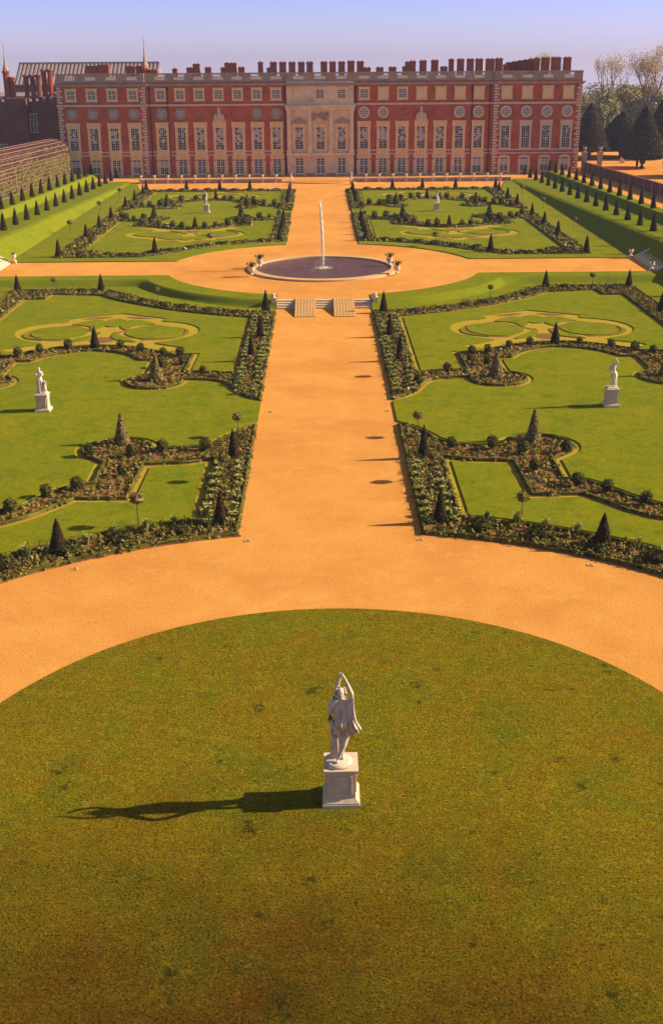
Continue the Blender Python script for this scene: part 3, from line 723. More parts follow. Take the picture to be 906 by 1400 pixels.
for (x, y, l) in ((-7.5, 121.5, 'pale urn of dark plants on the pond rim, lower left of the jet'), (-6.9, 125.9 + .8, 'pale urn of dark plants on the pond rim, upper left of the jet'),
                  (7.2, 127.0, 'pale urn of dark plants on the pond rim, upper right of the jet'), (7.65, 121.6, 'pale urn of dark plants on the pond rim, lower right of the jet')):
    place(P_potu, (x, y, U + .20), l)
P_wallu = empty('wall_urn'); tag(P_wallu, 'x', 'urn', 'urns along the low forecourt wall')
offs(urn_mesh(.8), 0).build('urn', M['stone'], P_wallu, True); urn_plants(16, .42, .45, .6).build('foliage', M['shrub'], P_wallu)
for s in (1, -1):
    for k in range(11):
        place(P_wallu, (s*(8.3 + k * 2.5), 222.2, 1.42), f'planted urn on the low wall before the palace, {ORD[k]} to the {SIDE[s]} of the walk')

def skin_body(name, nodes, edges, parent, m, sub=2):
    me = bpy.data.meshes.new(name); me.from_pydata([n[0] for n in nodes], edges, [])
    o = bpy.data.objects.new(name, me); COL.objects.link(o)
    sk = o.modifiers.new('s', 'SKIN'); sk.use_smooth_shade = True; ss = o.modifiers.new('u', 'SUBSURF'); ss.levels = ss.render_levels = sub
    for i, n in enumerate(nodes):
        r = n[1]; me.skin_vertices[0].data[i].radius = r if isinstance(r, tuple) else (r, r)
    me.skin_vertices[0].data[0].use_root = True
    dg = bpy.context.evaluated_depsgraph_get(); m2 = bpy.data.meshes.new_from_object(o.evaluated_get(dg))
    o.modifiers.clear(); o.data = m2; o.data.name = name; m2.materials.clear(); m2.materials.append(m)
    m2.polygons.foreach_set('use_smooth', [True] * len(m2.polygons)); o.parent = parent
    return o
def drape(name, rings, parent, m, folds=9, amp=.03, seg=54, open_top=True, ph=0):
    """rings: (cx, cy, z, rx, ry); pleated cloth tube"""
    mb = MB()
    for j, (cx, cy, z, rx, ry) in enumerate(rings):
        q = j / (len(rings) - 1)
        for i in range(seg):
            a = 2*math.pi*i/seg; k = 1 + (amp / max(rx, .05)) * (1 - .75*q) * (math.cos(folds*a + ph + q*1.6) + .5*math.cos((folds*2-3)*a + q*3)); 
            mb.v.append((cx + rx*k*math.cos(a), cy + ry*k*math.sin(a), z + .03*(1-q)*math.cos(folds*a*.5 + 1)))
    for j in range(len(rings) - 1):
        for i in range(seg):
            a, b = j*seg + i, j*seg + (i+1) % seg; mb.f.append((a, b, b+seg, a+seg)); mb.t.append(.5); mb.mi.append(0)
    L = (len(rings)-1)*seg; mb.f.append(tuple(L + i for i in range(seg))); mb.t.append(.5); mb.mi.append(0)
    return mb.build(name, m, parent, True)
def pedestal(root, wp, wb, wc, h, panel=True):
    mb = MB(); mb.frustum(0, 0, 0, .10*h/1.3, wp, wp, wp, wp); mb.frustum(0, 0, .10*h/1.3, .15*h/1.3, wp*.96, wp*.96, wp*.96, wp*.96)
    mb.frustum(0, 0, .15*h/1.3, .26*h/1.3, wp*.94, wp*.94, wb*1.02, wb*1.02); mb.frustum(0, 0, .26*h/1.3, h*.88, wb, wb, wb, wb)
    mb.frustum(0, 0, h*.88, h*.94, wb*1.02, wb*1.02, wc*.98, wc*.98); mb.frustum(0, 0, h*.94, h, wc, wc, wc, wc)
    o = mb.build('pedestal', M['stone'], root)
    if panel:
        pb = MB(); a = wb/2; z0, z1 = h*.30, h*.82; w = wb*.36; t = .05
        for rot in range(4):
            q = MB()
            for (x0, x1, zz0, zz1) in ((-w, w, z1 - t, z1), (-w, w, z0, z0 + t), (-w, -w + t, z0 + t, z1 - t), (w - t, w, z0 + t, z1 - t)): q.box(x0, x1, -a - .04, -a + .01, zz0, zz1)
            c, sn = math.cos(rot*math.pi/2), math.sin(rot*math.pi/2)
            pb.add([(x*c - y*sn, x*sn + y*c, z) for x, y, z in q.v], q.f)
        pb.build('panel_moulding', M['stone'], o)
    return o
# foreground statue: crossed legs, both arms raised and joined over the head, pleated cloak
st = empty('statue', (.10, 30.42, .07)); tag(st, 'large pale statue with arms raised overhead on a square pedestal in the round lawn', 'statue')
st.rotation_euler = (0, 0, R(0))
pedestal(st, 1.16, .88, 1.05, 1.29)
mb = MB(); mb.lathe([(.44, 1.29), (.44, 1.36), (.41, 1.40), (.35, 1.43)], -.10, -.02, 22, .5, .03); mb.build('round_base', M['oldmarble'], st, True)
B0 = 1.43
nodes = [((.10, 0, 2.55), (.17, .14)),           # 0 pelvis
         ((.07, -.01, 2.80), (.155, .125)), ((.04, -.02, 3.12), (.20, .14)), ((.03, -.01, 3.38), (.20, .12)), ((.01, -.03, 3.53), (.075, .075)),   # 1-4 spine neck
         ((0, -.06, 3.66), (.10, .105)), ((-.005, -.06, 3.82), (.115, .125)), ((-.01, -.05, 3.93), (.07, .08)),                                   # 5-7 head
         ((.20, -.02, 2.42), (.125, .125)), ((.10, -.16, 2.0), (.085, .09)), ((.0, -.20, 1.78), (.075, .072)), ((-.10, -.20, 1.50), (.046, .048)), ((-.13, -.33, 1.455), (.048, .03)),   # 8-12 leg crossing in front
         ((.01, .0, 2.42), (.125, .125)), ((.04, -.02, 1.98), (.085, .09)), ((.05, .02, 1.75), (.075, .075)), ((.05, .03, 1.50), (.048, .05)), ((.07, -.12, 1.455), (.05, .03)),      # 13-17 standing leg
         ((.22, -.02, 3.43), (.085, .085)), ((.34, -.24, 3.80), (.066, .066)), ((.20, -.22, 4.16), (.048, .048)), ((.08, -.09, 4.34), (.036, .04)), ((.02, -.05, 4.40), (.03, .045)),   # 18-22 her left arm
         ((-.16, .04, 3.43), (.085, .085)), ((-.10, .26, 3.82), (.062, .062)), ((.00, .22, 4.16), (.048, .048)), ((.045, .04, 4.33), (.036, .04))]                                      # 23-26 right arm
ed = [(0, 1), (1, 2), (2, 3), (3, 4), (4, 5), (5, 6), (6, 7), (0, 8), (8, 9), (9, 10), (10, 11), (11, 12), (0, 13), (13, 14), (14, 15), (15, 16), (16, 17),
      (3, 18), (18, 19), (19, 20), (20, 21), (21, 22), (3, 23), (23, 24), (24, 25), (25, 26)]
fig = skin_body('figure', nodes, ed, st, M['oldmarble'])
fm = MB()
for a0, d in ((.02, (-.085, -.01, .035)), (.02, (-.075, -.03, .01)), (.03, (-.055, -.03, -.02)), (.04, (-.07, .0, .05)), (.05, (.02, -.05, .07))):
    b = Vector((a0, -.05, 4.40)); fm.tube([b, b + Vector(d)*.6, b + Vector(d)*1.1 + Vector((0, 0, -.01))], [.02, .017, .01], 6)
fm.build('fingers', M['oldmarble'], fig, True)
fc = MB(); fc.frustum(0, -.185, 3.72, 3.79, .05, .06, .022, .03); fc.box(-.055, -.025, -.175, -.15, 3.79, 3.81); fc.box(.02, .05, -.175, -.15, 3.79, 3.81); fc.box(-.03, .03, -.172, -.15, 3.68, 3.695)
fc.build('face_features', M['oldmarble'], fig)
hr = MB()
for k in range(46):
    a = ru(.2, 2.95) if k % 3 else ru(-.5, 3.6); zz = ru(3.6, 3.95); q = math.sqrt(max(.08, 1 - ((zz - 3.78)/.2)**2)); c = (.15*q*math.cos(a), -.04 + .15*q*math.sin(a), zz)
    hr.tube([c, (c[0]*1.1, c[1]*1.05, zz - .06), (c[0]*1.02, c[1]*1.1, zz - .11)], [.028, .03, .012], 5)
hr.build('hair', M['oldmarble'], fig, True)
drape('tunic', [(.10, -.01, 2.36, .33, .25), (.10, -.01, 2.50, .325, .24), (.09, .02, 2.75, .28, .27), (.06, .02, 3.0, .25, .25), (.04, .0, 3.2, .245, .22), (.03, -.01, 3.38, .22, .155), (.02, -.02, 3.47, .11, .09)], st, M['oldmarble'], 10, .05, 80)
# cloak hanging from the raised arm down the right side
ck = MB(); nu, nv = 40, 22
def q3(a, b, c, t): return tuple((1-t)**2*p + 2*t*(1-t)*q + t*t*r for p, q, r in zip(a, b, c))
for j in range(nv + 1):
    v = j / nv
    for i in range(nu + 1):
        u = i / nu
        T = q3((.37, -.16, 3.80), (.26, .0, 3.42), (.02, -.13, 3.44), u); Bt = q3((.62, -.12, 2.50), (.46, -.22, 2.36), (.06, -.24, 2.42), u)
        x = T[0] + (Bt[0]-T[0])*v**2 + .015*math.sin(u*30)*v; z = T[2] + (Bt[2]-T[2])*v + .03*math.sin(u*18)*v
        y = T[1] + (Bt[1]-T[1])*min(1, v*1.3) + (.055*v + .012)*(math.sin(u*34 + v*1.5 + 2.2*math.sin(u*7))*.7 + .5*math.sin(u*57 + v*3 + 1.3)) - .40*math.sin(math.pi*min(1, v*1.05))**1.5
        ck.v.append((x, y, z))
n0 = len(ck.v)
ck.v += [(x + .012, y + .03, z) for x, y, z in ck.v]
W_ = nu + 1
for j in range(nv):
    for i in range(nu):
        a = j*W_ + i; ck.f.append((a, a+W_, a+W_+1, a+1)); ck.f.append((n0+a, n0+a+1, n0+a+W_+1, n0+a+W_)); ck.t += [.5, .5]; ck.mi += [0, 0]
for j in range(nv):
    for i in (0, nu):
        a = j*W_ + i; ck.f.append((a, n0+a, n0+a+W_, a+W_)); ck.t.append(.5); ck.mi.append(0)
for i in range(nu):
    a = nv*W_ + i; ck.f.append((a, n0+a, n0+a+1, a+1)); ck.t.append(.5); ck.mi.append(0)
ck.build('cloak', M['oldmarble'], st, True)
lp = MB()
for k in range(4):
    o_ = k * .035; lp.tube([(-.06, -.10 + o_, 3.52), (-.24 - o_*.4, -.07 + o_, 3.36), (-.335 + o_*.3, -.03 + o_, 3.06), (-.32, -.04 + o_, 2.80), (-.23, -.10 + o_, 2.62), (-.06, -.18 + o_*.5, 2.58)], [.06, .10, .09, .075, .06, .05], 8)
lp.tube([(-.14, -.12, 2.70), (-.05, -.2, 2.78), (.02, -.2, 2.72)], [.06, .08, .05], 8)
lp.build('draped_fold', M['oldmarble'], st, True)
sp = MB(); sp.lathe([(.15, 1.40), (.12, 1.6), (.105, 2.0), (.10, 2.3), (.12, 2.55), (.08, 2.68)], -.20, .10, 14, .5, .10); sp.tube([(-.2, .0, 2.2), (-.3, -.06, 2.45), (-.27, -.08, 2.62)], [.06, .05, .04], 7)
sp.build('tree_stump_support', M['oldmarble'], st, True)

def small_statue(name_, loc, label, kind, hped=1.15, hfig=1.9, wb=.74):
    r = empty('statue', loc); tag(r, label, 'statue', 'pale statues on pedestals in the lawns'); pedestal(r, wb*1.35, wb, wb*1.18, hped, True)
    k = hfig / 1.9; z = hped
    mb = MB(); mb.frustum(0, 0, z, z + .09, wb*.95, wb*.85, wb*.88, wb*.78); mb.build('base', M['marble'], r)
    z += .08
    def P(x, y, h, rr): return ((x*k, y*k, z + h*k), (rr*k if not isinstance(rr, tuple) else (rr[0]*k, rr[1]*k)))
    if kind == 'pair':        # standing woman clasping her hands, a child by her knee
        n = [P(-.06, 0, .95, (.15, .13)), P(-.08, 0, 1.2, (.14, .11)), P(-.08, 0, 1.42, (.17, .12)), P(-.07, 0, 1.55, .06), P(-.06, -.03, 1.64, .08), P(-.05, -.03, 1.78, (.095, .1)),
             P(-.14, 0, .5, .10), P(-.14, .02, .08, .06), P(-.14, -.12, .03, .05), P(.02, -.08, .52, .1), P(-.02, -.02, .08, .06), P(0, -.16, .03, .05),
             P(-.26, 0, 1.43, .06), P(-.22, -.18, 1.22, .05), P(.02, -.24, 1.38, .04), P(.12, -.24, 1.50, .035), P(.10, 0, 1.43, .06), P(.20, -.1, 1.22, .05), P(.14, -.26, 1.36, .04)]
        e = [(0, 1), (1, 2), (2, 3), (3, 4), (4, 5), (0, 6), (6, 7), (7, 8), (0, 9), (9, 10), (10, 11), (2, 12), (12, 13), (13, 14), (14, 15), (2, 16), (16, 17), (17, 18)]
        skin_body('figure', n, e, r, M['marble'])
        drape('robe', [(-.07*k, 0, z + .02, .30*k, .24*k), (-.07*k, 0, z + .4*k, .25*k, .2*k), (-.08*k, 0, z + .9*k, .2*k, .17*k), (-.08*k, 0, z + 1.1*k, .16*k, .14*k)], r, M['marble'], 8, .03)
        n = [P(.26, -.06, .42, (.12, .11)), P(.25, -.06, .62, (.12, .1)), P(.25, -.07, .74, .05), P(.25, -.09, .86, (.085, .09)), P(.30, -.16, .22, .08), P(.34, -.05, .05, .05), P(.18, -.16, .2, .08), P(.16, -.08, .05, .05),
             P(.36, -.04, .66, .045), P(.42, -.16, .80, .035), P(.13, -.06, .68, .045), P(.05, -.14, .86, .035)]
        e = [(0, 1), (1, 2), (2, 3), (0, 4), (4, 5), (0, 6), (6, 7), (1, 8), (8, 9), (1, 10), (10, 11)]
        skin_body('small_figure', n, e, r, M['marble'])
    else:                      # contrapposto figure with one arm raised
        m_ = -1 if kind == 'mirror' else 1
        n = [P(m_*.05, 0, .98, (.15, .12)), P(m_*.0, 0, 1.2, (.13, .10)), P(-m_*.03, 0, 1.42, (.18, .12)), P(-m_*.02, -.01, 1.56, .06), P(0, -.03, 1.65, .08), P(0, -.03, 1.80, (.095, .1)),
             P(m_*.14, -.02, .52, .09), P(m_*.10, .03, .09, .055), P(m_*.12, -.12, .03, .05), P(-m_*.02, -.07, .54, .09), P(-m_*.10, .03, .10, .05), P(-m_*.13, -.1, .03, .045),
             P(-m_*.22, 0, 1.45, .06), P(-m_*.27, -.05, 1.18, .05), P(-m_*.12, -.17, 1.02, .04), P(-m_*.05, -.18, 1.0, .035), P(m_*.17, 0, 1.46, .06), P(m_*.28, -.02, 1.66, .05), P(m_*.12, -.06, 1.90, .04), P(m_*.06, -.07, 1.95, .035)]
        e = [(0, 1), (1, 2), (2, 3), (3, 4), (4, 5), (0, 6), (6, 7), (7, 8), (0, 9), (9, 10), (10, 11), (2, 12), (12, 13), (13, 14), (14, 15), (2, 16), (16, 17), (17, 18), (18, 19)]
        skin_body('figure', n, e, r, M['marble'])
        drape('loincloth', [(m_*.05*k, 0, z + .70*k, .22*k, .18*k), (m_*.05*k, 0, z + .9*k, .2*k, .16*k), (m_*.03*k, 0, z + 1.05*k, .17*k, .14*k)], r, M['marble'], 7, .03)
        s2 = MB(); s2.lathe([(.13*k, z), (.11*k, z + .4*k), (.10*k, z + .75*k), (.05*k, z + .8*k)], m_*.22*k, .1*k, 10, .5, .1); s2.build('stump_support', M['marble'], r)
    return r
small_statue('', (-18.74, 73.95, .10), 'white pair statue of a standing woman and a child on the left oval lawn', 'pair', 1.15, 1.8)
small_statue('', (18.78, 73.8, .10), 'white statue of a lone figure with one arm up on the right oval lawn', 'plain', 1.22, 1.85)
small_statue('', (-17.05, 176.0, .70), 'white statue in the upper left lawn between fountain and palace', 'mirror', 1.15, 1.9)
small_statue('', (17.05, 176.0, .70), 'white statue in the upper right lawn between fountain and palace', 'plain', 1.15, 1.75)
small_statue('', (-5.4, 217.5, .60), 'small pale statue left of the walk where it meets the forecourt', 'plain', .7, 1.5, .5)
small_statue('', (5.5, 217.5, .60), 'small pale statue right of the walk where it meets the forecourt', 'mirror', .7, 1.5, .5)
_used.clear(); _used.update(o.name for o in COL.objects)

# pond
pond = (0, 126.1)
mb = MB(); seg = 72
rim = [(7.3, .05), (7.3, .20), (7.36, .22), (8.15, .20), (8.2, .18), (8.2, 0)]
for r_, z_ in rim:
    for i in range(seg): a = 2*math.pi*i/seg; mb.v.append((pond[0] + r_*math.cos(a), pond[1] + r_*math.sin(a), U + z_))
for j in range(len(rim) - 1):
    for i in range(seg): a, b = j*seg + i, j*seg + (i+1) % seg; mb.f.append((a, a+seg, b+seg, b)); mb.t.append(.5); mb.mi.append(0)
tag(mb.build('pond_rim', M['rimstone']), 'pale stone rim round the circular fountain pond', 'pond rim')
mb = MB(); mb.add([(pond[0] + 7.26*math.cos(2*math.pi*i/seg), pond[1] + 7.26*math.sin(2*math.pi*i/seg), U + .06) for i in range(seg)], [tuple(range(seg))])
struct(mb.build('pond_water', M['water']))
jet = empty('fountain_jet', (0, 126.0, U + .06)); tag(jet, 'tall white jet of water rising from the middle of the round pond', 'fountain')
mb = MB()
for q in range(3):
    n = 26; pts = []; rad = []
    for k in range(n):
        t = k/(n-1); w = .05 + .06*t; pts.append((-.28*t**1.6 + ru(-1, 1)*w*.35, ru(-1, 1)*w*.35, 7.3*t*(1 - .05*q))); rad.append((.055 + .085*math.sin(t*2.4)) * ru(.75, 1.2) * (1 if t < .96 else .4))
    mb.tube(pts, rad, 7)
mb.build('water_column', M['foam'], jet, True)
mb = MB()
for k in range(1500):
    t = rnd()**.8; r_ = (.18 + .42*(1-t)) * abs(random.gauss(0, .9)); a = ru(0, 6.283); z = 7.2*t if k % 3 else 2.2*rnd()**2
    if k % 3 == 0: r_ *= 2.4
    mb.leaf((-.28*t**1.6 + r_*math.cos(a), r_*math.sin(a), z), (ru(-1, 1), ru(-1, 1), ru(-1, 1)), .03, .035)
mb.build('spray_drops', M['foam'], jet)
mb = MB()
for k in range(260):
    r_ = abs(random.gauss(0, .62)); a = ru(0, 6.283); mb.leaf((r_*math.cos(a), r_*math.sin(a), .03 + .06*rnd()), (ru(-.3, .3), ru(-.3, .3), 1), .10, .10)
mb.build('splash_ring', M['foam'], jet)

# fountain steps, ramps, piers
stp = MB()
for k in range(4): stp.box(-4.45, 4.45, 107.35 + k*.36, 108.85, .15*k + .002, .15*(k+1) - (.0 if k < 3 else -.006))
tag(stp.build('stone_steps', M['stone']), 'wide low stone steps from the long walk up to the fountain', 'steps')
for k, (x0, x1) in enumerate(((-2.72, -.78), (.85, 2.80))):
    r_ = empty('timber_ramp', ((x0+x1)/2, 103.6, 0)); tag(r_, f'plank ramp over the fountain steps, {("left", "right")[k]} of the pair', 'ramp', 'plank ramps over the fountain steps')
    w = x1 - x0; mb = MB(); n = 7
    for i in range(n):
        a = -w/2 + w*i/n + .018; b = -w/2 + w*(i+1)/n - .018
        mb.prism_x([(0, .02), (0, .06), (5.0, .70), (5.5, .70), (5.5, .64), (5.0, .64)], a, b)
    mb.build('planks', M['wood'], r_)
    for i, xx in enumerate((-w/2 + .06, w/2 - .06)):
        mb = MB(); mb.prism_x([(.05, .012), (.6, .012), (3.4, .012), (3.4, .42), (.1, .04)], xx - .05, xx + .05); mb.build('side_beam', M['wood'], r_)
for s in (1, -1):
    r_ = empty('step_pier', (s*4.75, 108.0, .0)); tag(r_, f'short square stone pier at the {SIDE[s]} end of the fountain steps', 'pier', 'stone piers beside the fountain steps')
    plinth_mesh(.5, .95).build('pier_block', M['stone'], r_); mb = MB(); mb.lathe([(.22, .95), (.26, 1.0), (.12, 1.05), (.15, 1.12), (.19, 1.2), (.14, 1.3), (.03, 1.35)], 0, 0, 12); mb.build('finial', M['stone'], r_, True)
# side stairs
for s in (1, -1):
    r_ = empty('side_stairs', (s*35.0, 127.0, U)); tag(r_, f'flight of stone stairs climbing the {SIDE[s]} grass terrace from the cross path', 'stairs', 'stone stairs at the ends of the cross path')
    mb = MB(); n = 15; rise = (zt(127) - U + .02)/n; run = .28
    for k in range(n): mb.box(min(s*run*k, s*run*n), max(s*run*k, s*run*n), -4.2, 4.2, -.05, rise*(k+1))
    mb.build('treads', M['stone'], r_)
    nb = MB()
    for k in range(n): nb.box(min(s*(run*k - .012), s*(run*k + .05)), max(s*(run*k - .012), s*(run*k + .05)), -4.19, 4.19, rise*(k+1) - .04, rise*(k+1) + .004)
    nb.build('nosings', M['marble'], r_)
    for yy in (-4.4, 4.4):
        mb = MB(); Lr = run*n; mb.prism_y([(0, -.1), (0, .22), (s*Lr, rise*n + .22), (s*(Lr + .6), rise*n + .22), (s*(Lr + .6), -.1)], yy - .2, yy + .2); mb.build('string_wall', M['stone'], r_)
    for yy, nm in ((-4.4, 'near'), (4.4, 'far')):
        u_ = empty('stair_urn', (s*34.6, 127 + yy, U)); tag(u_, f'small pale urn on a block at the {nm} foot of the {SIDE[s]} side stairs', 'urn', 'urns at the foot of the side stairs')
        plinth_mesh(.42, .35).build('block', M['stone'], u_); offs(urn_mesh(.8), .35).build('urn', M['marble'], u_, True); urn_plants(12, .3, .3, .95).build('foliage', M['shrub'], u_)
# drain covers
for k, (x, y, l) in enumerate(((-4.0, 51.4, 'beside the left front corner of the walk'), (4.3, 51.35, 'beside the right front corner of the walk'), (-11.7, 48.3, 'near the left curved bed and its broad yew'), (11.8, 48.1, 'near the right curved bed and its broad yew'),
                               (-3.75, 73.4, 'at the left walk edge by the oval lawn'), (3.95, 73.35, 'at the right walk edge by the oval lawn'))):
    r_ = empty('drain_cover', (x, y, 0)); tag(r_, f'small pale drain slab in the gravel {l}', 'drain cover', 'drain slabs let into the gravel')
    mb = MB(); mb.box(-.15, .15, -.14, .14, -.02, .03); mb.build('slab', M['rimstone'], r_); g = MB()
    for i in range(3): g.box(-.09, .09, -.10 + i*.08, -.07 + i*.08, .03, .036)
    g.build('grate', M['iron'], r_)
# low forecourt wall
for s, x0, x1 in ((-1, -33.6, -7.2), (1, 5.9, 35.2)):
    r_ = empty('forecourt_wall', ((x0+x1)/2, 222.2, U)); tag(r_, f'low weathered stone wall topped by urns on the {SIDE[s]} side of the palace forecourt', 'wall', 'low walls before the palace')
    h = (x1-x0)/2; mb = MB(); mb.box(-h, h, -.18, .18, 0, .62); mb.build('wall_body', M['wstone'], r_); mb = MB(); mb.box(-h - .05, h + .05, -.26, .26, .62, .72); mb.build('coping', M['stone'], r_)
    n = int((x1-x0)/2.5)
    pb = MB()
    for k in range(11):
        xx = s*(8.3 + k*2.5) - (x0+x1)/2
        if -h < xx < h: pb.box(xx - .24, xx + .24, -.30, .30, 0, .82)
    pb.build('pilasters', M['stone'], r_)
mb = MB()
for k, rr in enumerate((6.6, 6.1)):
    n = 32; P = [(rr*math.cos(math.pi + math.pi*i/n), 222.6 + .55*rr*math.sin(math.pi + math.pi*i/n)) for i in range(n+1)]
    z0, z1 = U, U + .10*(k+1); o_ = len(P); mb.add([(x, y, z1) for x, y in P], [tuple(range(o_))])
    mb.add([(x, y, z0) for x, y in P] + [(x, y, z1) for x, y in P], [(i, i+1, o_+i+1, o_+i) for i in range(n)])
tag(mb.build('curved_steps', M['gravel']), 'shallow curved steps where the walk rises to the palace forecourt', 'steps')

# ------------------------------------------------------------------ the palace
YF = 234.0; G0 = .8
pal = empty('palace', (0, YF, 0)); tag(pal, 'long red brick palace front with pale stone windows, a stone centre and rows of chimneys', 'palace')
wl = MB(); YS, YW, YC = 0.0, -.55, -.6          # section, wing and centre fronts (local y)
wl.box(-33.2, -6.4, YS, 16, G0 - .4, 18.0); wl.box(6.4, 33.2, YS, 16, G0 - .4, 18.0)
wl.box(-49.8, -33.2, YW, 16, G0 - .4, 18.0); wl.box(33.2, 49.8, YW, 16, G0 - .4, 18.0)
wl.build('brick_wall', M['brick'], pal)
cw = MB(); cw.box(-6.4, 6.4, YC, 16, G0 - .4, 18.0); cw.build('stone_centre', M['cstone'], pal)
bays = [(0, 'c'), (-4.08, 'c'), (4.08, 'c')]
for s in (1, -1):
    for k in range(7): bays.append((s*(8.4 + 3.65*k), 's'))
    for k in range(4): bays.append((s*(35.5 + 3.91*k), 'w'))
yfr = {'c': YC, 's': YS, 'w': YW}
def ring(mb, x0, x1, z0, z1, t, y0, y1):
    mb.box(x0 - t, x1 + t, y0, y1, z1, z1 + t); mb.box(x0 - t, x1 + t, y0, y1, z0 - t, z0); mb.box(x0 - t, x0, y0, y1, z0, z1); mb.box(x1, x1 + t, y0, y1, z0, z1)
def sash(mb, w, z0, z1, nx, nz, y, t=.045, arch=0):
    for i in range(nx + 1):
        x = -w/2 + w*i/nx; tt = t*(1.7 if i in (0, nx) or (nx % 2 == 0 and i == nx//2) else .75); mb.box(x - tt/2, x + tt/2, y - .04, y, z0, z1)
    for j in range(nz + 1):
        z = z0 + (z1-z0)*j/nz; tt = t*(1.7 if j in (0, nz, nz//2) else .75); mb.box(-w/2, w/2, y - .034, y - .002, z - tt/2, z + tt/2)
random.seed(11)
for bi, (x, kd) in enumerate(bays):
    y = yfr[kd]
    def child(mb, name, m, par):
        o = mb.build(name, m, par); return o
    # tall first-floor window with apron
    w, z0, z1 = 1.52, 5.72, 9.78
    mb = MB(); t = .46 if kd != 'w' or x < 0 else .36
    mb.box(-w/2 - t, -w/2, -.16, 0, z0, z1); mb.box(w/2, w/2 + t, -.16, 0, z0, z1); mb.box(-w/2 - t - .08, w/2 + t + .08, -.20, 0, z1, z1 + .85 if kd != 'c' else z1 + .5)
    mb.box(-w/2 - t - .12, w/2 + t + .12, -.28, 0, z1 + .85 - (.35 if kd == 'c' else 0), z1 + 1.02 - (.35 if kd == 'c' else 0)); mb.box(-w/2 - t - .06, w/2 + t + .06, -.24, 0, z0 - .22, z0)
    if kd != 'c' and not (kd == 'w' and x > 0): mb.box(-w/2 - t + .02, w/2 + t - .02, -.10, 0, 4.62, z0 - .22)
    f = mb.build('tall_window', M['fstone'] if not (kd == 'w' and x > 0) else M['stone'], pal); f.location = (x, y, 0)
    mb = MB(); sash(mb, w, z0, z1, 4, 9, -.05); mb.build('sash', M['white'], f)
    mb = MB(); mb.box(-w/2, w/2, -.012, .004, z0, z1); mb.build('glass', M['glass'], f)
    mb = MB(); pale = .62 if abs(x) < 26 else (.40 if x < 34 and x > -34 else (.34 if x < 0 else .10))
    if bi in (0, 1, 2): pale = .5
    for i in range(4):
        for j in range(9):
            pr = pale * (1.15 if 2 < j < 8 else (.12 if j < 3 else .75))
            if rnd() < pr: mb.box(-w/2 + w*i/4 + .01, -w/2 + w*(i+1)/4 - .01, -.028, -.016, z0 + (z1-z0)*j/9 + .01, z0 + (z1-z0)*(j+1)/9 - .01)
    if mb.v: mb.build('blind', M['blind'], f)
    # attic window
    w2, a0, a1 = 1.46, 14.98, 16.55
    blank = (x < 0 and kd == 'c') or (x > 12 and not (abs(x - (8.4 + 3.65*2)) < .1)) 
    mb = MB(); ring(mb, -w2/2, w2/2, a0, a1, .30, -.14, 0); mb.box(-w2/2 - .42, w2/2 + .42, -.2, 0, a1 + .30, a1 + .44); mb.box(-w2/2 - .42, w2/2 + .42, -.18, 0, a0 - .42, a0 - .30)
    f = mb.build('attic_window', M['fstone'], pal); f.location = (x, y, 0)
    if blank: mb = MB(); mb.box(-w2/2, w2/2, -.05, .004, a0, a1); mb.build('blank_panel', M['blank'], f)
    else:
        mb = MB(); sash(mb, w2, a0, a1, 4, 4, -.05); mb.build('sash', M['white'], f); mb = MB(); mb.box(-w2/2, w2/2, -.012, .004, a0, a1); mb.build('glass', M['oldglass'], f)
    # ground floor
    g0, g1 = 1.25 if kd != 'w' else 1.45, 4.1; wg = 1.48
    french = kd == 'c' or (kd == 's' and (abs(x) < 26.8)) or abs(x + 39.41) < .1
    arch = kd != 'c'
    mb = MB(); zz = g1 - .45 if arch else g1; t = .66 if kd == 's' else .42
    mb.box(-wg/2 - t, -wg/2, -.15, 0, G0, zz); mb.box(wg/2, wg/2 + t, -.15, 0, G0, zz)
    if kd == 's' or (kd == 'w' and x < 0): mb.box(-wg/2 - t, wg/2 + t, -.14, 0, g1 + .02, 4.60)
    if arch:
        n = 12; pts = [(wg/2*math.cos(math.pi*i/n), zz + .45*math.sin(math.pi*i/n)) for i in range(n+1)]
        top = 4.30 if True else 4.6
        for i in range(n):
            (xa, za), (xb, zb) = pts[i], pts[i+1]; k1 = (wg/2 + t)/(wg/2)
            oa = (max(-wg/2 - t, min(wg/2 + t, xa*k1)), max(zz, za + .30)); ob_ = (max(-wg/2 - t, min(wg/2 + t, xb*k1)), max(zz, zb + .30))
            mb.prism_y([(xa, za), oa, ob_, (xb, zb)], -.15, 0)
        mb.box(-.14, .14, -.24, -.15, g1 - .02, g1 + .42)
    else: mb.box(-wg/2 - t, wg/2 + t, -.15, 0, g1, g1 + .35); mb.box(-.14, .14, -.26, -.15, g1 + .04, g1 + .6)
    mb.box(-wg/2 - t, wg/2 + t, -.22, 0, g0 - .22, g0 - .0)
    f = mb.build('ground_window', M['fstone'], pal); f.location = (x, y, 0)
    mb = MB(); sash(mb, wg, g0, g1 if not arch else g1 - .12, 4, 6, -.05, .05 if not french else .062)
    if french: mb.box(-.07, .07, -.05, -.002, g0, g1 - .05)
    mb.build('sash', M['white'], f)
    mb = MB(); mb.box(-wg/2, wg/2, -.012, .004, g0, zz)
    if arch:
        n = 10; mb.prism_y([(wg/2*math.cos(math.pi*i/n), zz + .45*math.sin(math.pi*i/n)) for i in range(n+1)], -.012, .004)
    mb.build('glass', M['glass'], f)
    if not french:
        mb = MB(); mb.box(-wg/2 + .03, wg/2 - .03, -.028, -.016, g0 + (g1-g0)*.42, zz); mb.build('blind', M['blind'], f)
    # round windows, festoons, trophies
    kk = round((abs(x) - 8.4)/3.65) if kd == 's' else -1
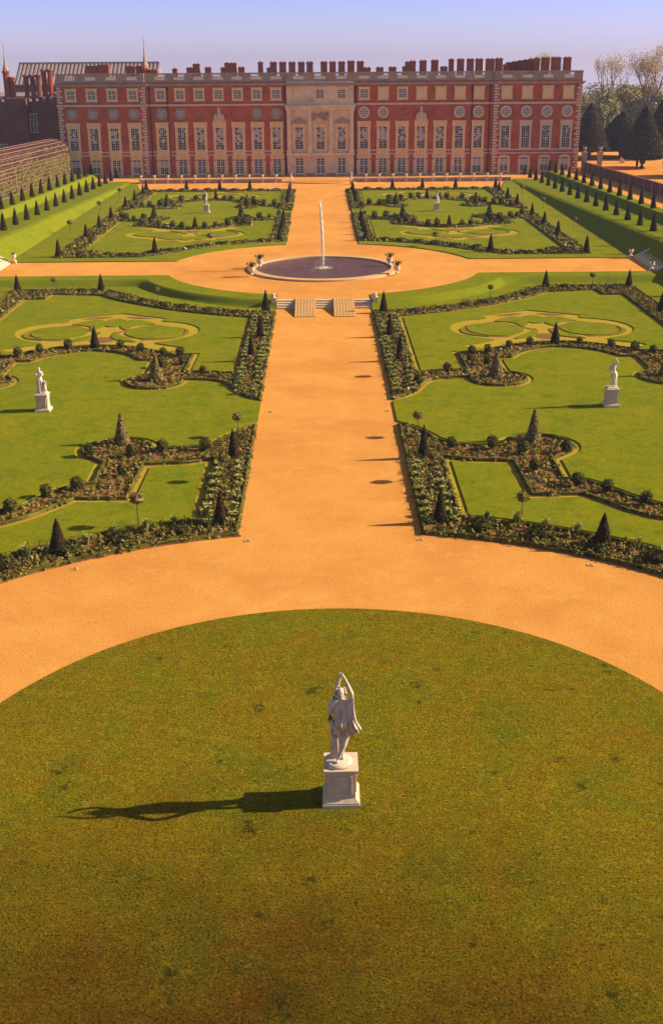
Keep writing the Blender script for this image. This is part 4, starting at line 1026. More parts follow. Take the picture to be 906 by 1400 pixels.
    if kd == 'w' or kk in (0, 1, 5, 6):
        mb = MB(); n = 24; ro, ri, zc = 1.08, .72, 12.35
        for i in range(n):
            a, b = 2*math.pi*i/n, 2*math.pi*(i+1)/n
            mb.prism_y([(ri*math.cos(a), zc + ri*math.sin(a)), (ro*math.cos(a), zc + ro*math.sin(a)), (ro*math.cos(b), zc + ro*math.sin(b)), (ri*math.cos(b), zc + ri*math.sin(b))], -.16, 0)
        for a in (45, 135, 225, 315): mb.box(.98*math.cos(R(a)) - .14, .98*math.cos(R(a)) + .14, -.2, -.02, zc + .98*math.sin(R(a)) - .14, zc + .98*math.sin(R(a)) + .14)
        f = mb.build('round_window', M['wstone'] if x < 0 else M['stone'], pal); f.location = (x, y, 0)
        mb = MB(); mb.lathe([(.72, 0), (.72, .016)], 0, 0, 24); mb.v = [(a, -c + .004, b + zc) for a, b, c in mb.v]; mb.build('glass', M['oldglass'], f)
        mb = MB()
        for d in (-.36, 0, .36): q = math.sqrt(.52 - d*d); mb.box(d - .03, d + .03, -.05, -.018, zc - q, zc + q); mb.box(-q, q, -.046, -.020, zc + d - .03, zc + d + .03)
        mb.build('sash', M['white'], f)
    elif kk in (2, 4):
        mb = MB()
        for i in range(9):
            q = i/8; xx = -.85 + 1.7*q; mb.lathe([(.05, 0), (.16, .1), (.1, .26), (.03, .3)], xx, -.08, 7, .5, .2); 
            for v in range(len(mb.v) - 28, len(mb.v)): a = mb.v[v]; mb.v[v] = (a[0], a[1], a[2] + 12.5 - .38*math.sin(math.pi*q))
        f = mb.build('carved_festoon', M['wstone'], pal); f.location = (x, y, 0)
    elif kk == 3:
        mb = MB(); mb.prism_y([(-1.2, 10.82), (1.2, 10.82), (1.1, 11.3), (.62, 11.6), (.55, 12.2), (.28, 12.5), (.22, 13.2), (0, 13.6), (-.22, 13.2), (-.28, 12.5), (-.55, 12.2), (-.62, 11.6), (-1.1, 11.3)], -.22, 0)
        for sx_ in (-1, 1): mb.lathe([(.05, 10.9), (.26, 11.2), (.24, 11.8), (.12, 12.2)], sx_*.75, -.2, 8, .5, .15)
        mb.lathe([(.1, 11.3), (.36, 11.7), (.34, 12.3), (.12, 12.7)], 0, -.24, 9, .5, .12)
        f = mb.build('carved_trophy', M['stone'], pal); f.location = (x, y, 0)
# stone trims
def along(mb, z0, z1, d, segs=((-49.8, -33.2, YW), (-33.2, -6.4, YS), (6.4, 33.2, YS), (33.2, 49.8, YW), (-6.4, 6.4, YC))):
    for x0, x1, yy in segs: mb.box(x0 - (d if yy == YW or yy == YC else 0), x1 + (d if yy == YW or yy == YC else 0), yy - d, 15.9, z0, z1)
mb = MB(); along(mb, 17.25, 17.5, .28); along(mb, 17.5, 17.75, .5); mb.build('cornice', M['wstone'], pal)
mb = MB(); along(mb, 13.72, 14.06, .22); mb.build('string_course', M['stone'], pal)
nocent = ((-49.8, -33.2, YW), (-33.2, -6.4, YS), (6.4, 33.2, YS), (33.2, 49.8, YW))
mb = MB(); along(mb, 5.28, 5.5, .08, nocent); along(mb, 4.64, 4.86, .08, nocent); mb.build('floor_band', M['stone'], pal)
mb = MB(); along(mb, G0 - .2, G0 + .42, .12); mb.build('plinth', M['wstone'], pal)
# balustrade
mb = MB(); segs = ((-49.8, -33.2, YW), (-33.2, -6.4, YS), (-6.4, 6.4, YC), (6.4, 33.2, YS), (33.2, 49.8, YW))
op = []
for x, kd in bays: op.append((x - 1.05, x + 1.05, yfr[kd]))
op.sort()
for x0, x1, yy in segs:
    mb.box(x0 + .02, x1 - .02, yy + .02, yy + .5, 17.75, 18.4); mb.box(x0 - .04, x1 + .04, yy - .06, yy + .56, 19.35, 19.62)
    cur = x0
    for a, b, oy in op:
        if oy == yy and x0 < a < x1:
            mb.box(cur, a, yy + .02, yy + .5, 18.4, 19.35); cur = b
    mb.box(cur, x1, yy + .02, yy + .5, 18.4, 19.35)
mb.build('parapet', M['wstone'], pal)
for a, b, oy in op:
    mb = MB()
    for i in range(6): x = a + (b-a)*(i + .5)/6; mb.lathe([(.09, 18.4), (.06, 18.5), (.13, 18.75), (.07, 19.1), (.09, 19.35)], x, oy + .26, 6)
    mb.build('balustrade_panel', M['stone'], pal)
# quoins
for xe, ins in ((-49.8, 1), (-33.2, -1), (33.2, 1), (49.8, -1)):
    z = G0 + .45; k = 0; mb = MB()
    while z < 17.1:
        if not (13.3 < z < 14.06): L = .95 if k % 2 else .62; mb.box(min(xe - ins*.07, xe + ins*L), max(xe - ins*.07, xe + ins*L), YW - .07, YW + .75, z, z + .36)
        z += .52 ; k += 1
    mb.build('quoin_strip', M['stone'], pal)
# down pipes
for x in (-32.4, -29.0, 29.0, 32.4, -6.75, 6.75): mb = MB(); mb.lathe([(.10, G0), (.10, 17.2)], x, YS - .14, 8); mb.box(x - .2, x + .2, YS - .3, YS, 16.6, 17.1); mb.build('down_pipe', M['iron'], pal)
# centre: columns, entablature, pediments, trophies
for x in (-6.0, -2.05, 2.05, 6.0):
    mb = MB(); mb.box(x - .5, x + .5, YC - .62, YC, 5.0, 5.5); mb.lathe([(.42, 5.5), (.46, 5.62), (.38, 5.75), (.37, 8), (.31, 11.9), (.36, 11.95), (.32, 12.0), (.40, 12.3), (.34, 12.4), (.50, 12.85)], x, YC - .28, 16)
    mb.box(x - .5, x + .5, YC - .7, YC, 12.85, 12.97); mb.build('column', M['cstone'], pal, False)
mb = MB(); mb.box(-6.6, 6.6, YC - .75, YC, 12.97, 13.5); mb.box(-6.8, 6.8, YC - .95, YC, 13.5, 13.70); mb.build('entablature', M['cstone'], pal)
mb = MB(); mb.box(-6.5, 6.5, YC - .68, YC, 4.55, 5.0); mb.build('column_base_course', M['cstone'], pal)
for x in (-4.08, 4.08):
    mb = MB(); mb.prism_y([(-1.35, 10.55), (1.35, 10.55), (1.35, 10.75), (0, 11.55), (-1.35, 10.75)], -.35, 0); f = mb.build('pediment', M['wstone'], pal); f.location = (x, YC, 0)
mb = MB()
for k in range(26): mb.lathe([(.04, 0), (.2, .12), (.16, .32), (.03, .42)], ru(-1.5, 1.5), YC - .15, 7, .5, .25); q = ru(10.9, 12.1); mb.v[-28:] = [(a, b, c + q) for a, b, c in mb.v[-28:]]
mb.lathe([(.1, 11.2), (.4, 11.5), (.4, 12.0), (.15, 12.4)], 0, YC - .28, 10, .5, .1)
mb.build('carved_arms', M['wstone'], pal)
for x in (-6.15, 6.15): mb = MB(); mb.box(x - .16, x + .16, YC - .08, YC, 14.1, 17.2); mb.build('attic_pilaster', M['cstone'], pal)
for x in (-2.05, 2.05): mb = MB(); mb.box(x - .16, x + .16, YC - .08, YC, 14.1, 17.2); mb.build('attic_pilaster', M['cstone'], pal)
# roof and chimneys
mb = MB(); mb.frustum(0, 8.2, 18.0, 18.9, 99.0, 14.6, 97, 9); rf = mb.build('roof', M['lead'], pal)
PXM = .1442
def chim(xpx, wpx, ytop, y=6.0, d=1.4):
    x = (xpx - 436.5)*PXM*1.01; w = wpx*PXM; z1 = 19.7 + (97 - ytop)*PXM*.80
    mb = MB(); mb.box(-w/2, w/2, -d/2, d/2, 18.2, z1 - .35); mb.box(-w/2 - .07, w/2 + .07, -d/2 - .07, d/2 + .07, z1 - .35, z1 - .12); mb.box(-w/2, w/2, -d/2, d/2, z1 - .12, z1)
    mb.box(-w/2 - .05, w/2 + .05, -d/2 - .05, d/2 + .05, 18.2 + (z1-18.2)*.45, 18.2 + (z1-18.2)*.45 + .12)
    for i in range(max(1, int(w/.55))):
        n_ = max(1, int(w/.55)); px_ = -w/2 + w*(i + .5)/n_; mb.lathe([(.14, z1), (.13, z1 + .10), (.15, z1 + .12), (.15, z1 + .16)], px_, 0, 8)
    o = mb.build('chimney', M['chimney'], rf); o.location = (x, y, 0)
for a in ((244.2, 6, 91), (264, 8, 90), (273, 9, 84), (288.3, 8, 89.5), (307.8, 5, 90), (314, 7, 82.5), (322, 8.5, 83), (332.5, 8, 89.5), (358, 6.5, 81.5), (368.9, 5, 91), (375, 8.8, 82), (387.4, 9, 82), (399.8, 8.8, 82.2), (412.1, 8.6, 82.2),
          (423.3, 8.6, 82), (442.1, 8.8, 81.8), (453.6, 8.6, 82), (465.6, 8.8, 82), (478, 9.2, 81), (490.4, 9, 81.6), (499.6, 9, 91.5), (516.3, 9.4, 91.3), (533.3, 9.6, 91), (548.6, 4, 90.5), (553, 5.5, 83), (559.8, 8, 81.8), (573.8, 8.8, 81), (589.3, 9, 80.6),
          (601.6, 8.6, 91), (611.3, 6.2, 79), (623.7, 8.6, 79), (636.6, 8.6, 79), (648.4, 9, 79), (663, 11, 79), (674.7, 8.8, 78.5), (684, 6, 88), (736.5, 9.6, 77.5), (750.7, 11.5, 77.5), (765.7, 9, 77.5)): chim(*a)
for k in range(6): chim(694 + k*6.2, 6.6, 85 - k*1.35, 6.0 + (5 - k)*1.2)

# ------------------------------------------------------------------ older ranges on the left
tud = empty('old_brick_range', (-61.5, 246, 0)); tag(tud, 'dark old brick range with battlements standing left of the palace', 'building')
mb = MB(); mb.box(-14, 9.0, 0, 14, -.3, 14.4); mb.box(-1.0, 3.0, -1.2, 0, -.3, 15.0); mb.build('wall', M['brick_old'], tud)
mb = MB()
for k in range(17): mb.box(-14 + k*1.38, -14 + k*1.38 + .8, -.05, .4, 14.4, 15.25)
mb.box(-14, 9.0, -.12, .5, 14.1, 14.4); mb.build('battlements', M['brick_old'], tud)
for (x, z0, z1, w) in ((3.0 + .9, 8.6, 12.0, 1.25), (4.4, 3.9, 6.6, 1.3), (-2.6, 3.4, 6.2, 1.35), (-6.6, 8.2, 11.0, 1.2), (-6.8, 3.4, 6.2, 1.3)):
    mb = MB(); ring(mb, -w/2, w/2, z0, z1, .14, -.1, 0); f = mb.build('window', M['stone'], tud); f.location = (x, 0 if not -1 < x < 3 else -1.2, 0)
    mb = MB(); sash(mb, w, z0, z1, 4, 7, -.04); mb.build('sash', M['white'], f); mb = MB(); mb.box(-w/2, w/2, -.012, .004, z0, z1); mb.build('glass', M['glass'], f)
rt = MB(); rt.prism_x([(.6, 14.2), (13.6, 14.2), (7, 16.0)], -14, 9.0); rf2 = rt.build('roof', M['lead'], tud)
def tchim(x, y, w, z1, n, m='brick_old'):
    mb = MB()
    for i in range(n):
        xx = (i - (n-1)/2)*w*1.25; mb.lathe([(w*.62, 14.2), (w*.62, 15.2), (w*.5, 15.4), (w*.48, z1 - .6), (w*.62, z1 - .45), (w*.66, z1 - .2), (w*.55, z1)], xx, 0, 8, .5)
    o = mb.build('chimney', M[m], rf2); o.location = (x, y, 0)
tchim(3.6, 3.5, 1.0, 19.4, 3); tchim(6.4, 4.5, 1.0, 20.4, 2, 'chimney'); tchim(-.6, 4.0, 1.1, 19.0, 1, 'chimney'); tchim(-4.6, 5.0, 1.05, 19.6, 2, 'chimney'); tchim(-8.4, 4.0, 1.1, 20.4, 2, 'chimney')
def turret(loc, w, z0, z1, zs, label):
    r_ = empty('spire_turret', loc); tag(r_, label, 'turret', 'pinnacled turrets left of the palace'); mb = MB()
    mb.lathe([(w/2, z0), (w/2, z1), (w*.62, z1 + .15), (w*.62, z1 + .45), (w*.5, z1 + .55)], 0, 0, 8); mb.build('shaft', M['chimney'], r_)
    h = zs - z1 - .5; mb = MB(); zb = z1 + .5; mb.lathe([(w*.45, zb), (w*.42, zb + h*.10), (w*.22, zb + h*.22), (w*.12, zb + h*.40), (w*.06, zb + h*.62), (.06, zb + h*.66), (.05, zb + h*.8), (.13, zb + h*.83), (.04, zb + h*.87), (.02, zb + h)], 0, 0, 8); mb.build('spire', M['wstone'], r_)
turret((-63.2, 250, 0), 1.3, 0, 19.6, 25.6, 'slim turret with a tall stone pinnacle rising from the dark brick range')
turret((-35.2, 250.5, 0), 1.5, 12, 20.0, 26.6, 'slim turret with a tall stone pinnacle behind the palace parapet')
mb = MB(); mb.box(-.8, .8, -.8, .8, 12, 20.2); mb.box(-.95, .95, -.95, .95, 19.6, 19.9)
o = tag(mb.build('chimney_stack', M['chimney']), 'square red chimney stack beside the pinnacle behind the palace parapet', 'chimney'); o.location = (-33.6, 250.6, 0)
for k, (x, w, z) in enumerate(((-46.3, 2.2, 21.0), (-43.8, 2.2, 21.2), (-38.6 + .2, 1.6, 20.9), (-34.9 - 1.6, 1.5, 20.9))):
    mb = MB(); mb.box(-w/2, w/2, -.8, .8, 12, z); mb.box(-w/2 - .1, w/2 + .1, -.9, .9, z - .5, z - .2)
    o = tag(mb.build('chimney_stack', M['chimney']), f'square brick chimney in front of the great hall roof, {ORD[k]} from the dark range', 'chimney', 'chimneys before the great hall roof'); o.location = (x, 252, 0)
gh = empty('great_hall', (-62, 300, 0)); tag(gh, 'great hall with a long pale ribbed roof rising behind the palace wing', 'building')
mb = MB(); mb.box(-12, 22.5, 0, 14, -.3, 16.6); mb.build('wall', M['brick_old'], gh)
mb = MB(); mb.prism_x([(-.4, 16.6), (14.4, 16.6), (7, 21.4)], -12, 22.5); grf = mb.build('roof', M['lead'], gh)
mb = MB()
for k in range(36):
    x = -11.6 + k*.97; mb.prism_x([(-.42, 16.62), (6.9, 21.38), (6.9, 21.55), (-.42, 16.79)], x, x + .45)
mb.build('roof_ribs', M['hallroof'], grf)
mb = MB(); mb.box(-12, 22.5, 6.7, 7.3, 21.4, 21.75); mb.build('ridge', M['hallroof'], grf)
# hornbeam arbour on the left terrace
ab = empty('trellis_arbour', (-51.0, 168, 0)); tag(ab, 'long barrel shaped timber trellis arbour clad with hornbeam on the left terrace', 'arbour')
hw = 3.1; L0, L1 = -20.0, 63.0
def zb_(y): return zt(168 + y) + .85
def prof_a(q):       # q 0..1 round the barrel
    if q < .3: return (hw, 4.1*q/.3)
    if q > .7: return (-hw, 4.1*(1-q)/.3)
    a = math.pi*(q - .3)/.4; return (hw*math.cos(a), 4.1 + 2.5*math.sin(a))
lt = MB()
y = L0
while y <= L1:
    z0 = zb_(y); pts = [(prof_a(k/24)[0], y, z0*0 + 1.0 + (zb_(y) - 1.0)*1.0 + prof_a(k/24)[1]) for k in range(25)]
    for k in range(24):
        a, b = Vector(pts[k]), Vector(pts[k+1]); d = (b-a).normalized(); n_ = d.cross(Vector((0, 1, 0)))*.05
        w_ = .05; lt.add([tuple(a + n_ + Vector((0, -w_, 0))), tuple(b + n_ + Vector((0, -w_, 0))), tuple(b + n_ + Vector((0, w_, 0))), tuple(a + n_ + Vector((0, w_, 0))), tuple(a - n_ + Vector((0, -w_, 0))), tuple(b - n_ + Vector((0, -w_, 0))), tuple(b - n_ + Vector((0, w_, 0))), tuple(a - n_ + Vector((0, w_, 0)))],
              [(0, 1, 2, 3), (7, 6, 5, 4), (0, 4, 5, 1), (3, 2, 6, 7)])
    y += .9
for k in range(0, 25):
    x, z = prof_a(k/24); lt.tube([(x, L0, zb_(L0) + z), (x, (L0+L1)/2, zb_((L0+L1)/2) + z), (x, L1, zb_(L1) + z)], .065, 5)
lt.build('timber_lattice', M['lattice'], ab)
fl = MB()
for k in range(15000):
    yy = ru(L0, L1); q = ru(0.02, .30) if rnd() < .8 else ru(.28, .40); x, z = prof_a(q)
    if q > .27 and rnd() < .75: continue
    if yy < 26 - 8*rnd() and z > 2.2 and rnd() < .75: continue
    fl.leaf((x + ru(-.12, .1), yy, zb_(yy) + z), (1, ru(-.5, .5), ru(-.3, .6)), .17*ru(.6, 1.2), .2*ru(.6, 1.2), min(1, max(0, random.gauss(.45, .22))))
for k in range(2600):
    q = ru(0, 1); x, z = prof_a(q); k_ = ru(.6, 1); fl.leaf((x*k_, L1 + ru(-.2, .1), zb_(L1) + z*k_), (ru(-.3, .3), 1, .2), .17, .2, random.gauss(.4, .2))
fl.build('hornbeam_leaves', M['arbour'], ab)

# ------------------------------------------------------------------ right: garden wall, gate, yews and wood
gw = empty('garden_wall', (50.75, 165, 0)); tag(gw, 'long brick wall with pale vertical strips bordering the right terrace walk', 'wall')
mb = MB(); ys = [-60, -30, 0, 30, 66]
for i in range(len(ys) - 1):
    za, zb = zt(165 + ys[i]) + .83, zt(165 + ys[i+1]) + .83; a, b = ys[i], ys[i+1]
    mb.add([(-.18, a, -.2), (.18, a, -.2), (.18, b, -.2), (-.18, b, -.2), (-.18, a, za + 1.55), (.18, a, za + 1.55), (.18, b, zb + 1.55), (-.18, b, zb + 1.55)], [(3, 2, 1, 0), (4, 5, 6, 7), (0, 1, 5, 4), (1, 2, 6, 5), (2, 3, 7, 6), (3, 0, 4, 7)])
mb.build('wall_body', M['wallbrick'], gw)
mb = MB()
for i in range(len(ys) - 1):
    za, zb = zt(165 + ys[i]) + .83 + 1.55, zt(165 + ys[i+1]) + .83 + 1.55; a, b = ys[i], ys[i+1]
    mb.add([(-.26, a, za), (.26, a, za), (.26, b, zb), (-.26, b, zb), (-.26, a, za + .12), (.26, a, za + .12), (.26, b, zb + .12), (-.26, b, zb + .12)], [(3, 2, 1, 0), (4, 5, 6, 7), (0, 1, 5, 4), (1, 2, 6, 5), (2, 3, 7, 6), (3, 0, 4, 7)])
mb.build('coping', M['wallbrick'], gw)
for k in range(26):
    yy = -50 + k*4.5; z = zt(165 + yy) + .83; mb = MB(); mb.box(-.25, -.18, yy - .16, yy + .16, z, z + 1.5); mb.build('pale_strip', M['wstone'], gw)
for k, (x, y) in enumerate(((50.6, 231.2), (53.6, 231.2))):
    r_ = empty('gate_pier', (x, y, .8)); tag(r_, f'tall stone gate pier with an urn at the palace corner, {("against the garden wall", "on the park side")[k]}', 'pier', 'gate piers at the palace corner')
    plinth_mesh(.9, 4.2).build('shaft', M['wstone'], r_); offs(urn_mesh(1.1), 4.2).build('urn', M['wstone'], r_, True)
r_ = empty('garden_pillar', (63.2, 252, 1.2)); tag(r_, 'weathered pinkish stone pillar with a vase by the big clipped yew', 'pillar'); plinth_mesh(.8, 1.9).build('shaft', M['stone'], r_); offs(urn_mesh(1.2), 1.9).build('vase', M['stone'], r_, True)
mb = MB(); mb.lathe([(.26, 0), (.26, .9), (.32, 1.0), (.2, 1.15), (.05, 1.2)], 0, 0, 10); o = tag(mb.build('bollard', M['bark']), 'short dark bollard in the gravel left of the big yew trunk', 'bollard'); o.location = (64.0, 243, 1.2)

def big_yew(h, r, trunk, n, seed, label, loc):
    random.seed(seed); root = empty('clipped_yew_tree', loc); tag(root, label, 'tree', 'big clipped yews in the park')
    mb = MB(); mb.tube([(0, 0, -.1), (.1, 0, trunk*.5), (-.05, .1, trunk*1.3), (.1, 0, trunk*2.0)], [.75, .6, .5, .3], 9)
    for k in range(6): a = k*1.05 + ru(-.2, .2); mb.tube([(0, 0, trunk*.8), (r*.3*math.cos(a), r*.3*math.sin(a), trunk*1.25), (r*.6*math.cos(a), r*.6*math.sin(a), trunk*1.6)], [.3, .2, .08], 6)
    mb.build('trunk', M['bark'], root)
    mb = MB(); H = h - trunk
    prof = [(r*.80, trunk + .15), (r*1.0, trunk + .35), (r*.96, trunk + H*.10), (r*.72, trunk + H*.34), (r*.44, trunk + H*.62), (r*.20, trunk + H*.86), (r*.05, trunk + H*.985)]
    mb.lathe(prof, 0, 0, 22, .18, .05)
    for k in range(n):
        q = 1 - math.sqrt(1 - rnd()*.985); z = trunk + q*H
        i = 0
        while i < len(prof) - 2 and prof[i+1][1] < z: i += 1
        t = max(0, (z - prof[i][1])/(prof[i+1][1] - prof[i][1])); rr = prof[i][0] + (prof[i+1][0] - prof[i][0])*t; a = ru(0, 6.283)
        rr *= ru(.97, 1.03) + .04*math.sin(a*5 + z*1.3)*math.cos(z*2 + a*3)
        mb.leaf((rr*math.cos(a), rr*math.sin(a), z + ru(-.25, .15)), (math.cos(a) + ru(-.6, .6), math.sin(a) + ru(-.6, .6), ru(-.3, .9)), .20*ru(.6, 1.2), .22*ru(.6, 1.3), min(1, max(0, random.gauss(.45, .25))))
    mb.build('crown', M['yew'], root)
big_yew(12.0, 4.6, 2.0, 10400, 3, 'broad clipped yew with a thick trunk standing on the gravel beyond the garden wall', (64.3, 240.5, 1.2))
big_yew(9.8, 6.8, 1.9, 9600, 4, 'wide tent shaped yew behind and left of the thick trunked yew', (66.8, 268, 1.2))
big_yew(11.8, 4.7, 2.0, 8400, 5, 'tall clipped yew peeping out from behind the palace corner', (58.2, 262, 1.2))
big_yew(12.4, 4.2, 2.0, 7200, 6, 'clipped yew at the edge of the view beside the thick trunked yew', (73.5, 262, 1.2))
big_yew(11.0, 4.4, 1.9, 7200, 9, 'nearest clipped yew half out of view above the garden wall', (67.5, 221, 1.2))

def decid(h, spread, seed, label, loc, mat_leaf='twig', nleaf=3000, lsize=.16, lean=0, clear=.45, name='bare_tree'):
    random.seed(seed); root = empty(name, loc); tag(root, label, 'tree', 'tall trees beyond the park'); tb = MB(); tips = []
    def grow(p, d, L, r, lev):
        n = 4; pts = [p]; rad = [r]
        for i in range(n):
            d = (d + Vector((ru(-.18, .18), ru(-.18, .18), .06))).normalized(); p = p + d*(L/n); pts.append(p); rad.append(r*(1 - .38*(i+1)/n))
        tb.tube(pts, rad, 7 if lev < 2 else 5)
        if lev >= 4: tips.append(p); return
        for k in range(3 if lev else 4):
            a = ru(0, 6.283); u = d.orthogonal().normalized(); w = d.cross(u); q = ru(.4, .85) * spread
            grow(pts[-1] if k else pts[-2], (d + u*math.cos(a)*q + w*math.sin(a)*q + Vector((0, 0, .18))).normalized(), L*ru(.58, .8), rad[-1]*ru(.6, .8), lev+1)
        if lev >= 2: tips.append(pts[-1])
    grow(Vector((0, 0, -.2)), Vector((lean, 0, 1)).normalized(), h*clear, h*(.036 if mat_leaf == 'twig' else .028), 0)
    cr = MB()
    for k in range(nleaf):
        t = random.choice(tips); o_ = Vector((random.gauss(0, 1), random.gauss(0, 1), random.gauss(0, .8)))*h*(.032 if mat_leaf == 'twig' else .05)
        cr.leaf(t + o_, (ru(-1, 1), ru(-1, 1), ru(-1, 1)), lsize*ru(.4, 1.2), lsize*ru(.6, 1.6), min(1, max(0, .5 + o_.z*.12 + random.gauss(0, .2))))
    top = sorted(v[2] for v in cr.v)[int(len(cr.v)*.985)]; q = h/top
    for m_ in (tb, cr): m_.v = [(x*q, y*q, z*q) for x, y, z in m_.v]
    tb.build('trunk', M['palebark'], root); cr.build('crown', M[mat_leaf], root); return root
decid(24.5, 1.0, 21, 'tall forked tree with bare limbs and pale golden twigs beyond the yews', (85.5, 315, 0), nleaf=6500, lsize=.12, clear=.36)
decid(25, .9, 29, 'second golden twigged tree crossing the forked one at the edge of the view', (92.5, 322, 0), nleaf=6500, lsize=.12, clear=.4, lean=.05)
decid(22.6, .7, 22, 'slim golden tree rising alone above the wood beside the palace', (81.5, 345, 0), nleaf=4500, lsize=.13, clear=.5)
decid(23.2, .7, 25, 'golden treetop just showing over the palace roof end', (69.5, 370, 0), nleaf=3600, lsize=.13, clear=.5)
for k, (x, y, h, sd, l) in enumerate(((72, 340, 14, 31, 'pale green leafy tree right behind the palace corner'), (79, 335, 12, 32, 'dull green tree behind the tent shaped yew'), (88, 352, 14, 33, 'tall yellow green tree below the slim golden tree'),
                                      (84, 318, 10, 34, 'low greyish tree between the two park yews'), (98, 345, 12, 35, 'hazy olive tree right of the slim golden tree'), (92, 300, 10, 36, 'bushy olive tree behind the thick trunked yew'), (108, 340, 12.5, 37, 'hazy leafy tree at the far edge of the view'))):
    decid(h, 1.0, sd, l, (x, y, 0), 'fol', 15000, .22, 0, .30, 'leafy_tree')
random.seed(55)
wd = MB()
for k in range(330):
    x = ru(40, 330); y = ru(385, 520) + max(0, x - 150)*.3; h = ru(9, 13.5) * (1 + .1*math.sin(x*.13)); r_ = ru(4, 7)
    for j in range(170):
        d = Vector((random.gauss(0, 1), random.gauss(0, 1), random.gauss(0, 1))).normalized(); q = ru(.6, 1)
        wd.leaf((x + d.x*r_*q, y + d.y*r_*q, h*.55 + d.z*h*.45*q), d + Vector((ru(-.5, .5), ru(-.5, .5), .3)), .5*ru(.5, 1.2), .6*ru(.5, 1.2), min(1, max(0, .35 + .25*math.sin(k*12.9) + random.gauss(0, .15))))
    wd.tube([(x, y, -.3), (x + ru(-.5, .5), y, h*.6)], [.35, .15], 5, .1)
o = wd.build('woodland', M['fol']); struct(o, 'hazy far wood closing the park beyond the yews', 'woodland', 'stuff')
hg = MB(); hg.box(0, 70, 0, 1.2, 0, 1.1)
for k in range(1800): hg.leaf((ru(0, 70), ru(-.1, .3), ru(.1, 1.25)), (ru(-.5, .5), -1, .5), .25, .28, random.gauss(.35, .2))
o = tag(hg.build('clipped_hedge', M['box']), 'low clipped hedge edging the grass behind the park gravel', 'hedge'); o.location = (51.5, 284, 1.2)

# ------------------------------------------------------------------ haze, light, camera
HAZE = .00017
hz = MB(); hz.box(-760, 760, -420, 700, -1.4, 42); hz = hz.build('haze', None); hz.data.materials.clear()
m = bpy.data.materials.new('haze_air'); m.use_nodes = True; nt = m.node_tree; nt.nodes.clear()
out = nt.nodes.new('ShaderNodeOutputMaterial'); pv = nt.nodes.new('ShaderNodeVolumePrincipled'); pv.inputs['Density'].default_value = HAZE
pv.inputs['Color'].default_value = (.70, .76, 1.0, 1); nt.links.new(pv.outputs[0], out.inputs['Volume']); hz.data.materials.append(m); hz['kind'] = 'stuff'

SUN_EL = 27.0; SUN_AZ = 5.0      # degrees beyond the facade plane, from the right
d = Vector((math.cos(R(SUN_EL))*math.cos(R(SUN_AZ)), math.cos(R(SUN_EL))*math.sin(R(SUN_AZ)), math.sin(R(SUN_EL))))
sl = bpy.data.lights.new('sun', 'SUN'); sl.energy = 5.0; sl.angle = R(.5); sl.color = (1, .86, .66)
so = bpy.data.objects.new('sun', sl); COL.objects.link(so); so.rotation_euler = d.to_track_quat('Z', 'Y').to_euler(); so.location = (200, 0, 200)
w = bpy.data.worlds.new('World'); scene.world = w; w.use_nodes = True; nt = w.node_tree; N = nt.nodes; L = nt.links
sky = N.new('ShaderNodeTexSky'); sky.sky_type = 'NISHITA'; sky.sun_disc = False; sky.sun_elevation = R(SUN_EL); sky.sun_rotation = math.atan2(d.x, d.y)
sky.dust_density = .6; sky.air_density = 1.0; sky.ozone_density = 2.5
tcw = N.new('ShaderNodeTexCoord'); sx_ = N.new('ShaderNodeSeparateXYZ'); L.new(tcw.outputs['Generated'], sx_.inputs[0])
zm = N.new('ShaderNodeMath'); zm.operation = 'MAXIMUM'; L.new(sx_.outputs['Z'], zm.inputs[0]); zm.inputs[1].default_value = .004
cv = N.new('ShaderNodeCombineXYZ'); L.new(sx_.outputs['X'], cv.inputs['X']); L.new(sx_.outputs['Y'], cv.inputs['Y']); L.new(zm.outputs[0], cv.inputs['Z']); L.new(cv.outputs[0], sky.inputs['Vector'])
rp = N.new('ShaderNodeValToRGB'); e = rp.color_ramp.elements; e[0].position = 0; e[0].color = (.84, .78, 1.40, 1); e[1].position = .5; e[1].color = (1.05, .80, .62, 1)
k_ = e.new(.06); k_.color = (.58, .62, 1.36, 1); k_ = e.new(.16); k_.color = (.62, .56, .95, 1)
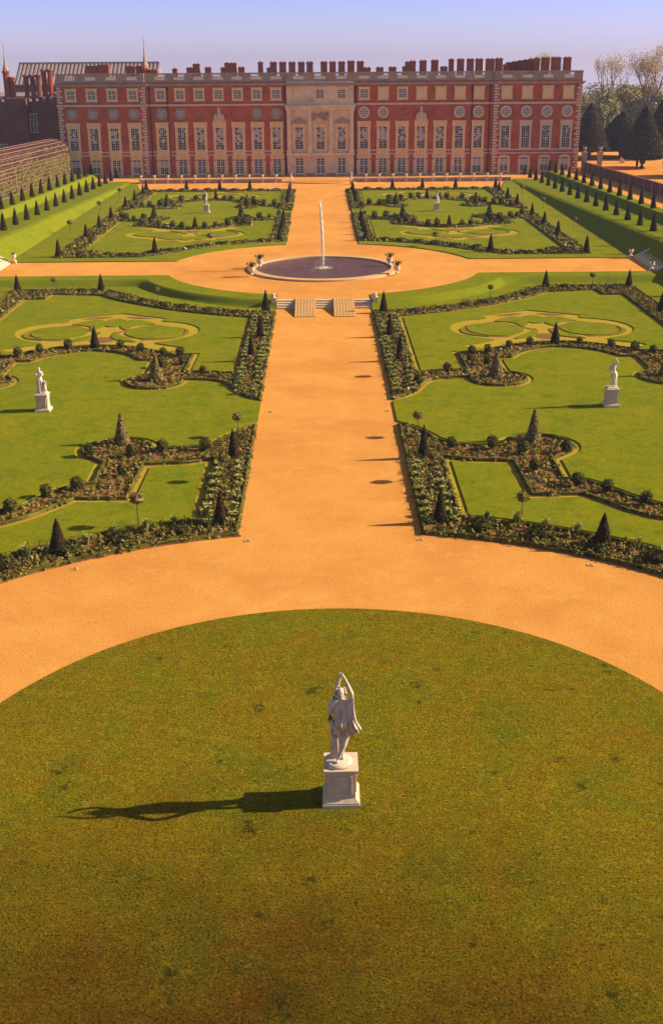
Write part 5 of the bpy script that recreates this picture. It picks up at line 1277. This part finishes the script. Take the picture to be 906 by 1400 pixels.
L.new(sx_.outputs['Z'], rp.inputs['Fac'])
tn = N.new('ShaderNodeMix'); tn.data_type = 'RGBA'; tn.blend_type = 'MULTIPLY'; tn.inputs['Factor'].default_value = 1
L.new(sky.outputs[0], tn.inputs['A']); L.new(rp.outputs['Color'], tn.inputs['B'])
bg = N['Background']; bg.inputs['Strength'].default_value = .085; L.new(tn.outputs['Result'], bg.inputs['Color'])

H, F_PX, YH, XV, ROLL = 21.5, 1580., 84., 434., R(.4)
def unroll(x, y):
    c, q = math.cos(ROLL), math.sin(ROLL); dx, dy = x - 453, y - 700
    return 453 + dx*c - dy*q, 700 + dx*q + dy*c
ux, uy = unroll(XV, YH); th = math.atan((700 - uy)/F_PX); yaw = math.atan((ux - 453)/F_PX*math.cos(th)); a = -yaw
Fv = Vector((math.sin(a)*math.cos(th), math.cos(a)*math.cos(th), -math.sin(th))); Rv = Vector((math.cos(a), -math.sin(a), 0)); Uv = Rv.cross(Fv)
Xc = Rv*math.cos(ROLL) - Uv*math.sin(ROLL); Yc = Rv*math.sin(ROLL) + Uv*math.cos(ROLL)
cam = bpy.data.cameras.new('camera'); co = bpy.data.objects.new('camera', cam); COL.objects.link(co); scene.camera = co
cam.sensor_fit = 'VERTICAL'; cam.sensor_height = 24; cam.lens = 24*F_PX/1400; cam.clip_start = .5; cam.clip_end = 8000
mtx = Matrix((Xc, Yc, -Fv)).transposed().to_4x4(); mtx.translation = Vector((-.4, 0, H)); co.matrix_world = mtx
scene.view_settings.view_transform = 'Standard'; scene.view_settings.look = 'None'; scene.view_settings.gamma = 1; scene.view_settings.exposure = 1.0
scene.cycles.max_bounces = 5; scene.cycles.volume_bounces = 0; scene.cycles.use_denoising = True

for o in COL.objects:
    if 'label' in o and len(str(o['label']).split()) > 16: print('LONG', len(o['label'].split()), o['label'])
_seen = {}
for o in COL.objects:
    if 'label' in o and o.parent is None: _seen.setdefault(o['label'], []).append(o.name)
for k, v in _seen.items():
    if len(v) > 1: print('DUP', k, v)
